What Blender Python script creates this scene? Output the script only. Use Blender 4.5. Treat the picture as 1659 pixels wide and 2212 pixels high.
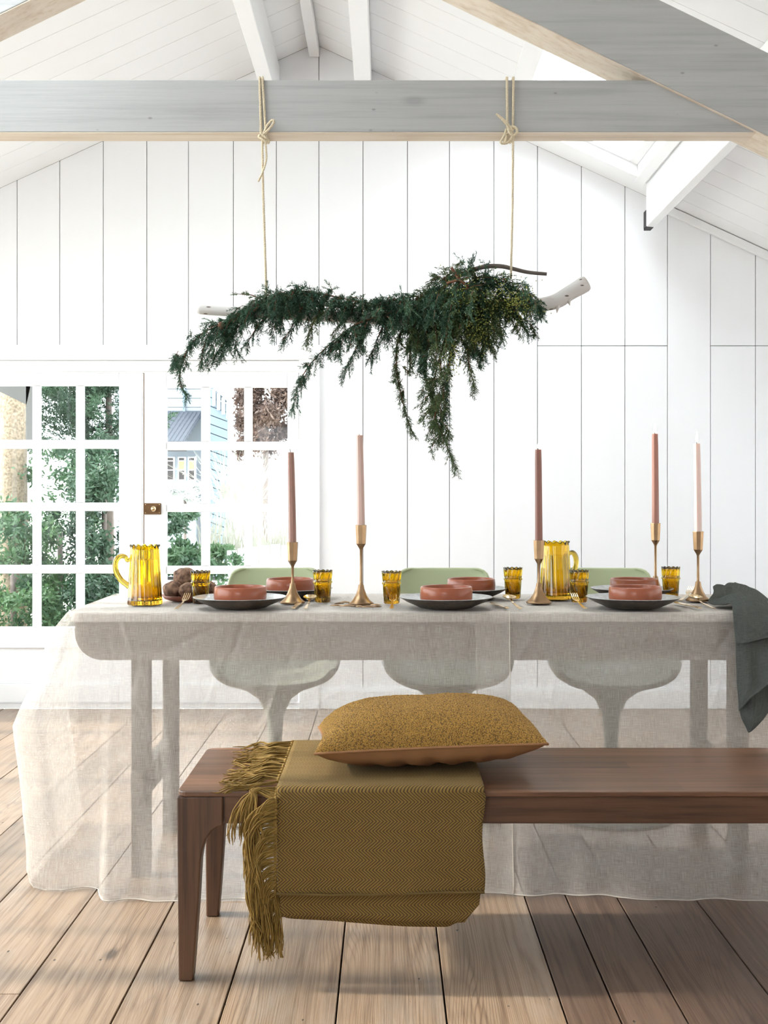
import bpy, bmesh, math, random
from mathutils import Vector, noise as mnoise
R = random.Random(7)
PI = math.pi
sc = bpy.context.scene
for o in list(bpy.data.objects): bpy.data.objects.remove(o)
# ------------------------------------------------------------------ camera, world, sun, exposure
F_PX, VX, VY, CAM_H = 2600.0, 836.0, 1066.0, 1.18
cd = bpy.data.cameras.new('camera'); cam = bpy.data.objects.new('camera', cd); sc.collection.objects.link(cam)
cam.location = (0, 0, CAM_H); cam.rotation_euler = (PI/2, 0, 0)
cd.sensor_fit = 'HORIZONTAL'; cd.sensor_width = 36.0; cd.lens = 36.0*F_PX/1659
cd.shift_x = -(VX-829.5)/1659; cd.shift_y = -(1106-VY)/1659
cd.clip_start = 0.05; cd.clip_end = 300
sc.camera = cam
w = bpy.data.worlds.new('world'); sc.world = w; w.use_nodes = True
bg = w.node_tree.nodes['Background']; bg.inputs[0].default_value = (0.90, 0.955, 1.0, 1); bg.inputs[1].default_value = 5.8
sd = bpy.data.lights.new('sun', 'SUN'); sun = bpy.data.objects.new('sun', sd); sc.collection.objects.link(sun)
sd.energy = 4.2; sd.angle = 0.03; sd.color = (1.0, 0.93, 0.82)
sun.rotation_euler = Vector((0.86, -0.03, -0.50)).to_track_quat('-Z', 'Y').to_euler()
vs = sc.view_settings
vs.view_transform = 'Standard'; vs.look = 'None'; vs.gamma = 1.0; vs.use_curve_mapping = False
vs.exposure = 0.58
sc.cycles.transparent_max_bounces = 16; sc.cycles.max_bounces = 9; sc.cycles.diffuse_bounces = 5
sc.cycles.transmission_bounces = 8; sc.cycles.glossy_bounces = 4
sc.cycles.caustics_reflective = False; sc.cycles.caustics_refractive = False
sc.cycles.use_denoising = True; sc.cycles.use_adaptive_sampling = True; sc.cycles.adaptive_threshold = 0.05

def P(px, py, D):                      # a photograph pixel at distance D from the camera -> world point
    return Vector(((px-VX)*D/F_PX, D, CAM_H-(py-VY)*D/F_PX))
def X_(px, D): return (px-VX)*D/F_PX
def Z_(py, D): return CAM_H-(py-VY)*D/F_PX

# ------------------------------------------------------------------ mesh helpers
class B:
    def __init__(s): s.V = []; s.F = []; s.M = []; s.m = 0; s.UV = None
    def add(s, V, F):
        n = len(s.V); s.V += [tuple(v) for v in V]; s.F += [tuple(i+n for i in f) for f in F]; s.M += [s.m]*len(F); return s
    def box(s, x0, x1, y0, y1, z0, z1):
        return s.add([(x0,y0,z0),(x1,y0,z0),(x1,y1,z0),(x0,y1,z0),(x0,y0,z1),(x1,y0,z1),(x1,y1,z1),(x0,y1,z1)],
              [(0,3,2,1),(4,5,6,7),(0,1,5,4),(1,2,6,5),(2,3,7,6),(3,0,4,7)])
    def prism(s, poly, a, b, axis='y'):     # poly of (x,z) extruded along y (or (x,y) along z, (y,z) along x)
        n = len(poly)
        f = {'y': lambda p, t: (p[0], t, p[1]), 'z': lambda p, t: (p[0], p[1], t), 'x': lambda p, t: (t, p[0], p[1])}[axis]
        V = [f(p, a) for p in poly]+[f(p, b) for p in poly]
        return s.add(V, [tuple(range(n))[::-1], tuple(range(n, 2*n))]+[(i, (i+1) % n, n+(i+1) % n, n+i) for i in range(n)])
    def tube(s, pts, r, n=8, cap=True, mod=None):
        pts = [Vector(p) for p in pts]; rr = r if isinstance(r, (list, tuple)) else [r]*len(pts)
        up = Vector((0, 0, 1)); V = []; k = len(pts)
        t0 = (pts[1]-pts[0]).normalized()
        a = t0.orthogonal().normalized()
        for i, p in enumerate(pts):
            t = (pts[min(i+1, k-1)]-pts[max(i-1, 0)])
            t = t.normalized() if t.length > 1e-9 else t0
            a = (a-t*a.dot(t)); a = a.normalized() if a.length > 1e-6 else t.orthogonal().normalized()
            b = t.cross(a)
            for j in range(n):
                an = 2*PI*j/n; q = rr[i]
                V.append(p+(a*math.cos(an)+b*math.sin(an))*q)
        Fs = [(i*n+j, i*n+(j+1) % n, (i+1)*n+(j+1) % n, (i+1)*n+j) for i in range(k-1) for j in range(n)]
        if cap: Fs += [tuple(range(n))[::-1], tuple(range((k-1)*n, k*n))]
        return s.add(V, Fs)
    def lathe(s, c, prof, n=32, mod=None, rot=0):
        V = []; cx, cy, cz = c
        for i, (r, z) in enumerate(prof):
            for j in range(n):
                an = 2*PI*j/n+rot; r2, z2 = (r, z) if mod is None else mod(an, i, r, z)
                V.append((cx+r2*math.cos(an), cy+r2*math.sin(an), cz+z2))
        Fs = [(i*n+j, i*n+(j+1) % n, (i+1)*n+(j+1) % n, (i+1)*n+j) for i in range(len(prof)-1) for j in range(n)]
        return s.add(V, Fs)
    def grid(s, rows, closed=False):
        nr, nc = len(rows), len(rows[0]); V = [p for r in rows for p in r]
        Fs = [(i*nc+j, i*nc+(j+1) % nc, (i+1)*nc+(j+1) % nc, (i+1)*nc+j) for i in range(nr-1) for j in range(nc if closed else nc-1)]
        return s.add(V, Fs)
    def ell(s, c, r, nu=14, nv=9, lump=0.0, seed=0.0, fr=30):
        rows = []
        for i in range(nv+1):
            th = PI*i/nv; row = []
            for j in range(nu):
                ph = 2*PI*j/nu; d = Vector((math.sin(th)*math.cos(ph), math.sin(th)*math.sin(ph), math.cos(th)))
                k = 1+lump*mnoise.noise(d*1.7+Vector((seed, seed*2, 0)))
                row.append((c[0]+r[0]*d.x*k, c[1]+r[1]*d.y*k, c[2]+r[2]*d.z*k))
            rows.append(row)
        return s.grid(rows, True)
    def obj(s, name, mats, parent=None, smooth=False, bevel=0, weld=False, solid=0, sub=0, uv=None, angle=None):
        me = bpy.data.meshes.new(name); me.from_pydata(s.V, [], s.F)
        for m in (mats if isinstance(mats, list) else [mats]): me.materials.append(m)
        me.polygons.foreach_set('material_index', s.M)
        if smooth: me.polygons.foreach_set('use_smooth', [True]*len(s.F))
        if uv:
            ul = me.uv_layers.new(name='UVMap'); L = me.loops
            d = []
            for l in L: d += uv[l.vertex_index]
            ul.data.foreach_set('uv', d)
        me.update()
        o = bpy.data.objects.new(name, me); sc.collection.objects.link(o)
        if weld:
            bm = bmesh.new(); bm.from_mesh(me); bmesh.ops.remove_doubles(bm, verts=bm.verts, dist=1e-5)
            bmesh.ops.recalc_face_normals(bm, faces=bm.faces); bm.to_mesh(me); bm.free()
        if parent: o.parent = parent; o.matrix_parent_inverse = parent.matrix_basis.inverted()
        if bevel:
            q = o.modifiers.new('bevel', 'BEVEL'); q.width = bevel; q.segments = 2; q.limit_method = 'ANGLE'; q.angle_limit = 0.6
        if solid:
            q = o.modifiers.new('solid', 'SOLIDIFY'); q.thickness = solid; q.offset = 0
        if sub:
            q = o.modifiers.new('sub', 'SUBSURF'); q.levels = sub; q.render_levels = sub
        if angle: me.set_sharp_from_angle(angle=angle)
        return o
def empty(name, loc=(0, 0, 0)):
    o = bpy.data.objects.new(name, None); sc.collection.objects.link(o); o.location = loc; o.empty_display_size = .05
    bpy.context.view_layer.update() if False else None
    return o
def tag(o, label, cat, group=None, kind=None):
    if label: o['label'] = label
    if cat: o['category'] = cat
    if group: o['group'] = group
    if kind: o['kind'] = kind
    return o
def thing(name, loc, label, cat, group=None): return tag(empty(name, loc), label, cat, group)
def structure(name, loc=(0, 0, 0)): o = empty(name, loc); o['kind'] = 'structure'; return o
def copy_tree(o, parent=None):
    c = o.copy(); sc.collection.objects.link(c)
    if parent: c.parent = parent
    for ch in [x for x in bpy.data.objects if x.parent == o]: copy_tree(ch, c)
    return c
def cr(pts, n=8):                      # catmull-rom through points
    pts = [Vector(p) for p in pts]; out = []
    q = [pts[0]*2-pts[1]]+pts+[pts[-1]*2-pts[-2]]
    for i in range(1, len(q)-2):
        for k in range(n):
            t = k/n; a, b, c, d = q[i-1:i+3]
            out.append(0.5*((2*b)+(c-a)*t+(2*a-5*b+4*c-d)*t*t+(3*b-a-3*c+d)*t**3))
    out.append(pts[-1]); return out
def lerp_tab(tab, x):
    if x <= tab[0][0]: return tab[0][1]
    for (a, b), (c, d) in zip(tab, tab[1:]):
        if x <= c: return b+(d-b)*(x-a)/(c-a)
    return tab[-1][1]

# ------------------------------------------------------------------ materials
def rgb(r, g, b):
    f = lambda c: (c/255/12.92 if c/255 <= .04045 else ((c/255+.055)/1.055)**2.4)
    return (f(r), f(g), f(b), 1)
class NT:
    def __init__(s, name):
        s.mat = bpy.data.materials.new(name); s.mat.use_nodes = True; s.t = s.mat.node_tree; s.t.nodes.clear()
        s.out = s.t.nodes.new('ShaderNodeOutputMaterial')
    def n(s, typ, ins=None, **kw):
        nd = s.t.nodes.new('ShaderNode'+typ)
        for k, v in kw.items(): setattr(nd, k, v)
        for k, v in (ins or {}).items():
            sk = nd.inputs[k]
            if isinstance(v, bpy.types.NodeSocket): s.t.links.new(v, sk)
            elif isinstance(v, bpy.types.Node): s.t.links.new(v.outputs[0], sk)
            else: sk.default_value = v
        return nd
    def ramp(s, fac, stops, interp='LINEAR'):
        nd = s.n('ValToRGB', {0: fac}); cr_ = nd.color_ramp; cr_.interpolation = interp
        while len(cr_.elements) < len(stops): cr_.elements.new(0.5)
        for e, (p, c) in zip(cr_.elements, stops): e.position = p; e.color = c if isinstance(c, tuple) else (c, c, c, 1)
        return nd
    def math(s, op, a, b=0.0, c=0.0): return s.n('Math', {0: a, 1: b, 2: c}, operation=op)
    def mix(s, fac, a, b, mode='MIX'):
        nd = s.n('Mix', None, data_type='RGBA', blend_type=mode)
        for i, v in ((0, fac), (6, a), (7, b)):
            if isinstance(v, bpy.types.NodeSocket): s.t.links.new(v, nd.inputs[i])
            elif isinstance(v, bpy.types.Node): s.t.links.new(v.outputs[0], nd.inputs[i])
            else: nd.inputs[i].default_value = v
        return nd.outputs[2]
    def surf(s, sh): s.t.links.new(sh.outputs[0] if isinstance(sh, bpy.types.Node) else sh, s.out.inputs[0]); return s.mat
    def coords(s, scale, rnd=0.0, kind='Object', rot=(0, 0, 0)):
        tc = s.n('TexCoord'); v = tc.outputs[kind]
        if rnd:
            oi = s.n('ObjectInfo'); k = s.math('MULTIPLY', oi.outputs['Random'], rnd)
            cx = s.n('CombineXYZ', {0: k, 1: k, 2: k}); v = s.n('VectorMath', {0: v, 1: cx}, operation='ADD').outputs[0]
        return s.n('Mapping', {'Vector': v, 'Scale': scale, 'Rotation': rot})
    def pbr(s, col, rough=0.5, bump=None, bstr=0.2, bdist=0.01, **kw):
        ins = {'Base Color': col, 'Roughness': rough}
        ins.update({k.replace('_', ' '): v for k, v in kw.items()})
        if bump is not None: ins['Normal'] = s.n('Bump', {'Strength': bstr, 'Distance': bdist, 'Height': bump})
        return s.surf(s.n('BsdfPrincipled', ins))
def plain(name, col, rough=.5, var=.06, sc_=8.0, **kw):
    t = NT(name); ns = t.n('TexNoise', {'Vector': t.coords((1, 1, 1), 3.0), 'Scale': sc_, 'Detail': 4.0})
    c = t.mix(ns.outputs[0], tuple(x*(1-var*2) for x in col[:3])+(1,), tuple(min(1, x*(1+var)) for x in col[:3])+(1,))
    return t.pbr(c, rough, ns.outputs[0], .08, .004, **kw)
def painted(name, col, grain='z', rough=.45):
    t = NT(name); sc3 = {'z': (26, 26, 1.3), 'x': (1.3, 26, 26), 'y': (26, 1.3, 26)}[grain]
    a = t.n('TexNoise', {'Vector': t.coords(sc3, 9.0), 'Scale': 1.0, 'Detail': 6.0})
    b = t.n('TexNoise', {'Vector': t.coords((1, 1, 1), 5.0), 'Scale': 2.0, 'Detail': 2.0})
    m = t.math('ADD', t.math('MULTIPLY', a.outputs[0], .5), t.math('MULTIPLY', b.outputs[0], .5))
    c = t.mix(m, tuple(x*.97 for x in col[:3])+(1,), col)
    return t.pbr(c, rough, a.outputs[0], .12, .003)
def wood(name, base, dark, light, grain, rough=.55, fine=60, knots=0.0, patch=0.0, patchcol=(1, 1, 1, 1), bump=.3, band=9, perobj=.25, stave=0, ringw=.8, lines=0):
    """grain: axis along which the grain runs"""
    t = NT(name); ax = 'xyz'.index(grain)
    def s3(across, along): v = [across]*3; v[ax] = along; return tuple(v)
    warp = t.n('TexNoise', {'Vector': t.coords(s3(3.6, .3), 11.0), 'Scale': 1.0, 'Detail': 3.0})
    rings = t.math('FRACT', t.math('MULTIPLY', warp.outputs[0], float(band)))
    tri = t.math('ABSOLUTE', t.math('SUBTRACT', rings, .5))
    fib = t.n('TexNoise', {'Vector': t.coords(s3(fine, 1.6), 7.0), 'Scale': 1.0, 'Detail': 5.0, 'Roughness': .65})
    c = t.mix(t.ramp(tri, [(0.0, ringw), (.2, ringw*.3), (.5, 0.0)]).outputs[0], base, dark)
    c = t.mix(t.ramp(fib.outputs[0], [(.35, .0), (.7, .6)]).outputs[0], c, light)
    c = t.mix(t.ramp(fib.outputs[0], [(.28, .75), (.47, .0)]).outputs[0], c, dark)
    if lines:                            # fine parallel growth lines that bend with the rings
        sx = t.n('SeparateXYZ', {0: t.coords((1, 1, 1), 11.0)}).outputs[0]
        w_ = t.math('FRACT', t.math('ADD', t.math('MULTIPLY', sx, lines), t.math('MULTIPLY', warp.outputs[0], lines*.35)))
        amt = t.n('TexNoise', {'Vector': t.coords(s3(4, .8), 6.0), 'Scale': 1.0})
        lf_ = t.math('MULTIPLY', t.ramp(w_, [(0.0, .75), (.3, .0), (.85, .0), (1.0, .75)]).outputs[0], t.ramp(amt.outputs[0], [(.35, 0.0), (.6, 1.0)]).outputs[0])
        c = t.mix(lf_, c, dark)
    oi = t.n('ObjectInfo')
    hs = t.n('HueSaturation', {'Color': c, 'Value': t.n('MapRange', {0: oi.outputs['Random'], 3: 1-perobj, 4: 1+perobj*.6}).outputs[0]})
    c = hs.outputs[0]; h = t.math('ADD', fib.outputs[0], t.math('MULTIPLY', tri, -.5)).outputs[0]
    if stave:
        tc = t.n('TexCoord'); sp = t.n('SeparateXYZ', {0: tc.outputs['Object']})
        row = t.math('FLOOR', t.math('MULTIPLY', sp.outputs[1], float(stave)))
        wn = t.n('TexWhiteNoise', {'W': t.math('ADD', row, t.math('MULTIPLY', t.math('FLOOR', t.math('ADD', t.math('MULTIPLY', sp.outputs[0], 1.3), t.math('MULTIPLY', row, .37))), 7.3))}, noise_dimensions='1D')
        c = t.n('HueSaturation', {'Color': c, 'Value': t.n('MapRange', {0: wn.outputs[0], 3: .68, 4: 1.35}).outputs[0]}).outputs[0]
    if patch:
        pn = t.n('TexNoise', {'Vector': t.coords(s3(5, 1.2), 4.0), 'Scale': 1.0, 'Detail': 6.0, 'Roughness': .7})
        c = t.mix(t.ramp(pn.outputs[0], [(.5, 0.0), (.75, patch)]).outputs[0], c, patchcol)
    if knots:
        flat = {'x': 1, 'y': 2, 'z': 1}[grain]
        def k3(a_, l_): v = list(s3(a_, l_)); v[flat] = 0.0; return tuple(v)
        vo = t.n('TexVoronoi', {'Vector': t.coords(k3(5.0, 2.2), 13.0), 'Scale': 1.0, 'Randomness': 1.0})
        k = t.ramp(t.math('ADD', vo.outputs['Distance'], t.math('MULTIPLY', t.math('SUBTRACT', fib.outputs[0], .5), .05)), [(.045, knots*.8), (.075, knots*.35), (.11, 0.0)])
        c = t.mix(k, c, tuple(x*.32 for x in dark[:3])+(1,))
        vo2 = t.n('TexVoronoi', {'Vector': t.coords(k3(24, 12), 17.0), 'Scale': 1.0})
        gate = t.n('TexNoise', {'Vector': t.coords(s3(4, 3), 5.0), 'Scale': 1.0})
        k2 = t.math('MULTIPLY', t.ramp(vo2.outputs['Distance'], [(.05, knots), (.1, 0.0)]), t.math('GREATER_THAN', gate.outputs[0], .53))
        c = t.mix(k2, c, (.02, .015, .012, 1))
        h = t.math('SUBTRACT', h, k2).outputs[0]
    return t.pbr(c, rough, h, bump, .003)
WHITE = rgb(243, 243, 244)
M_wall = painted('white_painted_boards', rgb(246, 246, 248), 'z')
M_ceil = painted('white_painted_ceiling', rgb(247, 247, 248), 'x')
M_trim = painted('white_gloss_trim', rgb(247, 247, 248), 'z', .35)
M_gap = plain('dark_joint_backing', rgb(70, 60, 52), .9)
M_gapc = plain('pale_joint_backing', rgb(120, 105, 95), .9)
M_grey = wood('grey_painted_beam', rgb(172, 172, 171), rgb(158, 158, 157), rgb(183, 183, 182), 'x', .6, 60, knots=.35, patch=.25, patchcol=rgb(158, 160, 157), bump=.3, band=7, perobj=.02)
M_bare = wood('bare_pine_underside', rgb(222, 208, 190), rgb(204, 184, 162), rgb(232, 222, 210), 'x', .7, 50, bump=.2, perobj=.02)
M_floor = wood('worn_pine_floorboard', rgb(146, 121, 98), rgb(92, 71, 54), rgb(168, 146, 124), 'y', .38, 75, knots=.95, patch=.5, patchcol=rgb(168, 158, 148), bump=.5, band=22, perobj=.12, ringw=.5, lines=150.0)
M_floor2 = wood('dark_shaded_floorboard', rgb(100, 78, 63), rgb(68, 50, 39), rgb(124, 102, 85), 'y', .5, 75, knots=.95, patch=.35, patchcol=rgb(118, 106, 98), bump=.45, band=20, perobj=.12, ringw=.5, lines=130.0)  # browner boards, with the light falling off to the right painted in
M_walnut = wood('walnut', rgb(92, 62, 42), rgb(54, 34, 23), rgb(124, 88, 62), 'x', .42, 45, bump=.12, band=7, perobj=.02)
M_walnutTop = wood('walnut_top', rgb(104, 72, 52), rgb(66, 43, 30), rgb(134, 98, 74), 'x', .35, 45, bump=.08, band=7, perobj=.02, stave=13)
M_walnutZ = wood('walnut_leg', rgb(86, 58, 40), rgb(50, 32, 22), rgb(114, 80, 56), 'z', .42, 45, bump=.12, band=5, perobj=.03)
M_table = wood('whitewashed_table_wood', rgb(150, 140, 130), rgb(120, 110, 100), rgb(170, 162, 152), 'x', .6, 40, bump=.1, perobj=.02)
M_tabletop = wood('toplit_tabletop_wood', rgb(205, 198, 190), rgb(185, 178, 170), rgb(215, 210, 204), 'x', .6, 40, bump=.1, perobj=.02)  # table wood lightened for the top, standing in for light from above
M_tleg = wood('whitewashed_leg_wood', rgb(130, 120, 110), rgb(105, 96, 88), rgb(150, 142, 132), 'z', .6, 40, bump=.1, perobj=.02)

def linen(name, col, dark, opac, bump=.25):
    t = NT(name); uv = t.n('TexCoord').outputs['UV']
    a = t.n('TexNoise', {'Vector': t.n('Mapping', {'Vector': uv, 'Scale': (820, 26, 1)}), 'Scale': 1.0, 'Detail': 3.0, 'Roughness': .7})
    b = t.n('TexNoise', {'Vector': t.n('Mapping', {'Vector': uv, 'Scale': (26, 820, 1)}), 'Scale': 1.0, 'Detail': 3.0, 'Roughness': .7})
    weave = t.math('MULTIPLY', t.math('ADD', a.outputs[0], b.outputs[0]), .5)
    big = t.n('TexNoise', {'Vector': t.n('Mapping', {'Vector': uv, 'Scale': (4, 2.2, 1)}), 'Scale': 1.0, 'Detail': 5.0, 'Distortion': 1.2})
    cre = t.math('ABSOLUTE', t.math('SUBTRACT', big.outputs[0], .5))
    crease = t.ramp(cre, [(0.0, 1.0), (.035, .0)]).outputs[0]
    c = t.mix(t.ramp(weave, [(.38, 0.0), (.62, 1.0)]), dark, col)
    h = t.math('ADD', t.math('MULTIPLY', weave, .06), t.math('ADD', t.math('MULTIPLY', crease, .5), t.math('MULTIPLY', big.outputs[0], 3.0)))
    nrm = t.n('Bump', {'Strength': bump, 'Distance': .012, 'Height': h})
    d = t.n('BsdfDiffuse', {'Color': c, 'Normal': nrm}); tl = t.n('BsdfTranslucent', {'Color': c, 'Normal': nrm})
    m = t.n('MixShader', {0: .42, 1: d, 2: tl})
    if opac < 1:
        tr = t.n('BsdfTransparent')
        op = t.n('MapRange', {0: weave, 1: .35, 2: .65, 3: opac-.10, 4: opac+.10})
        m = t.n('MixShader', {0: op.outputs[0], 1: tr, 2: m})
    return t.surf(m)
M_linen = linen('sheer_natural_linen', rgb(240, 235, 229), rgb(214, 206, 198), .42)
M_hem = plain('linen_hem', rgb(214, 205, 195), .9, .05, 60)
M_nap = linen('grey_green_linen', rgb(116, 119, 114), rgb(88, 91, 87), 1.0, .35)

def herring():
    t = NT('olive_herringbone_wool'); uv = t.n('TexCoord').outputs['UV']; sp = t.n('SeparateXYZ', {0: uv})
    per = .046
    zz = t.math('MULTIPLY', t.math('ABSOLUTE', t.math('SUBTRACT', t.math('FRACT', t.math('DIVIDE', sp.outputs[1], per)), .5)), per*1.15)
    ln = t.math('FRACT', t.math('DIVIDE', t.math('ADD', sp.outputs[0], zz), .0083))
    f = t.ramp(ln, [(.0, 0.0), (.12, 0.0), (.3, 1.0), (.72, 1.0), (.9, 0.0)])
    ns = t.n('TexNoise', {'Vector': t.n('Mapping', {'Vector': uv, 'Scale': (300, 300, 1)}), 'Scale': 1.0, 'Detail': 2.0})
    c = t.mix(f, rgb(50, 35, 17), rgb(134, 105, 48))
    c = t.mix(t.math('MULTIPLY', ns.outputs[0], .5), c, rgb(104, 84, 38))
    return t.pbr(c, .9, t.math('ADD', f, ns.outputs[0]), .5, .002)
M_throw = herring()
M_fringe = plain('mustard_yarn', rgb(140, 110, 50), .85, .25, 60)
def boucle():
    t = NT('mustard_boucle'); vo = t.n('TexVoronoi', {'Vector': t.coords((1, 1, 1)), 'Scale': 330.0})
    ns = t.n('TexNoise', {'Vector': t.coords((1, 1, 1)), 'Scale': 160.0, 'Detail': 2.0})
    c = t.mix(t.ramp(vo.outputs['Distance'], [(.3, 0.0), (.75, 1.0)]), rgb(186, 138, 56), rgb(84, 54, 20))
    c = t.mix(t.math('MULTIPLY', ns.outputs[0], .25), c, rgb(214, 170, 84))
    return t.pbr(c, .9, t.math('SUBTRACT', 1.0, vo.outputs['Distance']), 1.0, .004)
M_boucle = boucle()
M_pback = plain('tan_cotton', rgb(148, 104, 66), .85, .1, 14)
M_terra = plain('terracotta_glaze', rgb(150, 80, 52), .3, .08, 20)
def plate_mat(name, col, dk, rough):
    t = NT(name); n1 = t.n('TexNoise', {'Vector': t.coords((1, 1, 1), 5), 'Scale': 60.0, 'Detail': 5.0})
    return t.pbr(t.mix(t.ramp(n1.outputs[0], [(.35, 0.0), (.65, 1.0)]), dk, col), rough, n1.outputs[0], .1, .002)
M_plateT = plate_mat('grey_plate_glaze', rgb(180, 181, 180), rgb(160, 161, 160), .2)
M_plateB = plate_mat('dark_stoneware', rgb(70, 62, 54), rgb(44, 40, 36), .4)
M_brass = plain('antique_brass', rgb(168, 138, 106), .34, .2, 30, Metallic=1.0)
M_gold = plain('satin_gold', rgb(222, 198, 158), .22, .05, 30, Metallic=1.0)
M_darkbrass = plain('dark_aged_brass', rgb(110, 84, 60), .4, .2, 40, Metallic=1.0)
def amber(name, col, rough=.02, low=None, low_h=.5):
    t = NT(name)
    if low:                              # darker foot: thick glass and refracted dark painted in as a tint
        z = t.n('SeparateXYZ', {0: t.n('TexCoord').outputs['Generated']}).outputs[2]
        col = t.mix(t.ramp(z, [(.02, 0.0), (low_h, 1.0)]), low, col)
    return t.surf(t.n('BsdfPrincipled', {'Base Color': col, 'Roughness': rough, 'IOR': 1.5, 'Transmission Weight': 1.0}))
M_amber = amber('amber_glass', (.86, .64, .02, 1), .02, (.50, .26, .02, 1), .35)
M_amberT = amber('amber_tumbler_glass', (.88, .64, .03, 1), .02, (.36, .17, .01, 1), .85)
M_amberH = amber('dark_amber_handle', (.62, .44, .05, 1))
M_water = amber('water', (.97, .93, .75, 1))
def candle_mat(name, col): return plain(name, col, .45, .03, 12, Subsurface_Weight=.15)
M_c = [candle_mat('rose_brown_wax', rgb(150, 116, 102)), candle_mat('pale_rose_wax', rgb(198, 172, 160)), candle_mat('chestnut_wax', rgb(136, 92, 78)),
       candle_mat('cocoa_wax', rgb(146, 104, 90)), candle_mat('blush_wax', rgb(204, 184, 176))]
M_wick = plain('charred_wick', rgb(40, 34, 30), .9)
def flame():
    t = NT('candle_flame'); return t.surf(t.n('Emission', {'Color': (1, .86, .6, 1), 'Strength': 9.0}))
M_flame = flame()
M_green = plain('sage_green_shell', rgb(168, 176, 140), .38, .02, 4)
M_chairbase = plain('sage_green_base', rgb(132, 132, 122), .4, .02, 4)
M_rope = plain('jute_rope', rgb(222, 208, 180), .9, .15, 200)
def birch():
    t = NT('white_birch_bark'); a = t.n('TexNoise', {'Vector': t.coords((3, 60, 60)), 'Scale': 1.0, 'Detail': 5.0})
    v = t.n('TexVoronoi', {'Vector': t.coords((22, 60, 60)), 'Scale': 1.0})
    c = t.mix(t.ramp(a.outputs[0], [(.55, 0.0), (.75, .6)]), rgb(206, 202, 198), rgb(150, 122, 100))
    c = t.mix(t.ramp(v.outputs['Distance'], [(.12, .9), (.2, 0.0)]), c, rgb(70, 48, 40))
    return t.pbr(c, .8, a.outputs[0], .5, .004)
M_birch = birch()
M_twig = plain('grey_bark', rgb(104, 94, 88), .9, .2, 40)
M_stem = plain('red_brown_stem', rgb(112, 72, 50), .8, .2, 60)
def leafmat(name, a, b, sc_=9.0, trans=.25):
    t = NT(name); ns = t.n('TexNoise', {'Vector': t.coords((1, 1, 1), 3), 'Scale': sc_, 'Detail': 3.0})
    c = t.mix(t.ramp(ns.outputs[0], [(.35, 0.0), (.65, 1.0)]), a, b)
    d = t.n('BsdfPrincipled', {'Base Color': c, 'Roughness': .6}); tl = t.n('BsdfTranslucent', {'Color': c})
    return t.surf(t.n('MixShader', {0: trans, 1: d, 2: tl}))
M_jun = leafmat('juniper_green', rgb(50, 82, 64), rgb(76, 108, 84))
M_jun2 = leafmat('juniper_olive', rgb(62, 82, 50), rgb(90, 108, 68))
M_berry = plain('yellow_green_berries', rgb(136, 142, 62), .5, .1, 80)
def glass_pane():
    t = NT('window_glass'); fr = t.math('MULTIPLY', t.n('Fresnel', {'IOR': 1.35}), t.math('SUBTRACT', 1.0, t.n('NewGeometry').outputs['Backfacing']))
    return t.surf(t.n('MixShader', {0: fr, 1: t.n('BsdfTransparent', {'Color': (.97, .985, .98, 1)}), 2: t.n('BsdfGlossy', {'Roughness': .03})}))
M_glass = glass_pane()
M_bread = plate_mat('crusty_bread', rgb(150, 116, 92), rgb(70, 46, 34), .85)
M_black = plain('blackened_iron', rgb(40, 38, 38), .7)

# ------------------------------------------------------------------ the room
WD = 6.61                               # distance of the back wall
AX, AZ, SL = X_(679, WD), Z_(95, WD), .459
XL, XR = -3.0, 2.2
def roofz(x): return AZ-SL*abs(x-AX)
FRONT = -1.6
def s_clip_poly(xa, xb, z0, z1=None):  # board between xa, xb cut by the roof slope
    if z1 is not None: return [(xa, z0), (xb, z0), (xb, z1), (xa, z1)]
    p = [(xa, z0), (xb, z0), (xb, roofz(xb))]
    if xa < AX < xb: p.append((AX, AZ))
    p.append((xa, roofz(xa))); return p
wall = structure('wall_back')
seams = [37, 129, 223, 317, 407, 504, 597, 689, 784, 880, 971, 1067, 1161, 1256, 1350, 1442, 1535, 1632]
xs = [X_(p, WD) for p in seams]
while xs[0]-.239 > XL: xs.insert(0, xs[0]-.239)
while xs[-1]+.239 < XR: xs.append(xs[-1]+.239)
xs = [XL]+xs+[XR]
DOOR_L, DOOR_R, DOOR_T = X_(-92, WD), X_(684, WD), Z_(748, WD)
ZS = Z_(747, WD)
def plank(poly, parent=wall, mat=M_wall, d=WD):
    x0 = poly[0][0]; z0 = poly[0][1]
    b = B().prism([(x-x0, z-z0) for x, z in poly], -R.uniform(0, .0015), .018)
    o = b.obj('plank', mat, parent, bevel=.0012); o.location = (x0, d, z0); return o
g = .0017
for xa, xb in zip(xs, xs[1:]):
    a, b_ = xa+g, xb-g
    if b_-a < .02: continue
    if b_ <= DOOR_L or a >= DOOR_R-.02:
        pc = (a/WD*F_PX+VX)
        if 1155 < pc < 1430 or pc > 1530:
            plank(s_clip_poly(a, b_, .0, ZS-g)); plank(s_clip_poly(a, b_, ZS+g))
        else: plank(s_clip_poly(a, b_, 0))
    elif a < DOOR_L < b_: plank(s_clip_poly(a, DOOR_L, 0)); plank(s_clip_poly(DOOR_L, b_, DOOR_T))
    else: plank(s_clip_poly(a, b_, DOOR_T))
bk = B()
bk.prism([(XL-.1, 0), (DOOR_L, 0), (DOOR_L, DOOR_T), (DOOR_R, DOOR_T), (DOOR_R, 0), (XR+.1, 0), (XR+.1, roofz(XR)+.05), (AX, AZ+.05), (XL-.1, roofz(XL)+.05)], WD+.019, WD+.09)
bk.obj('backing', M_gap, wall)
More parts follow.
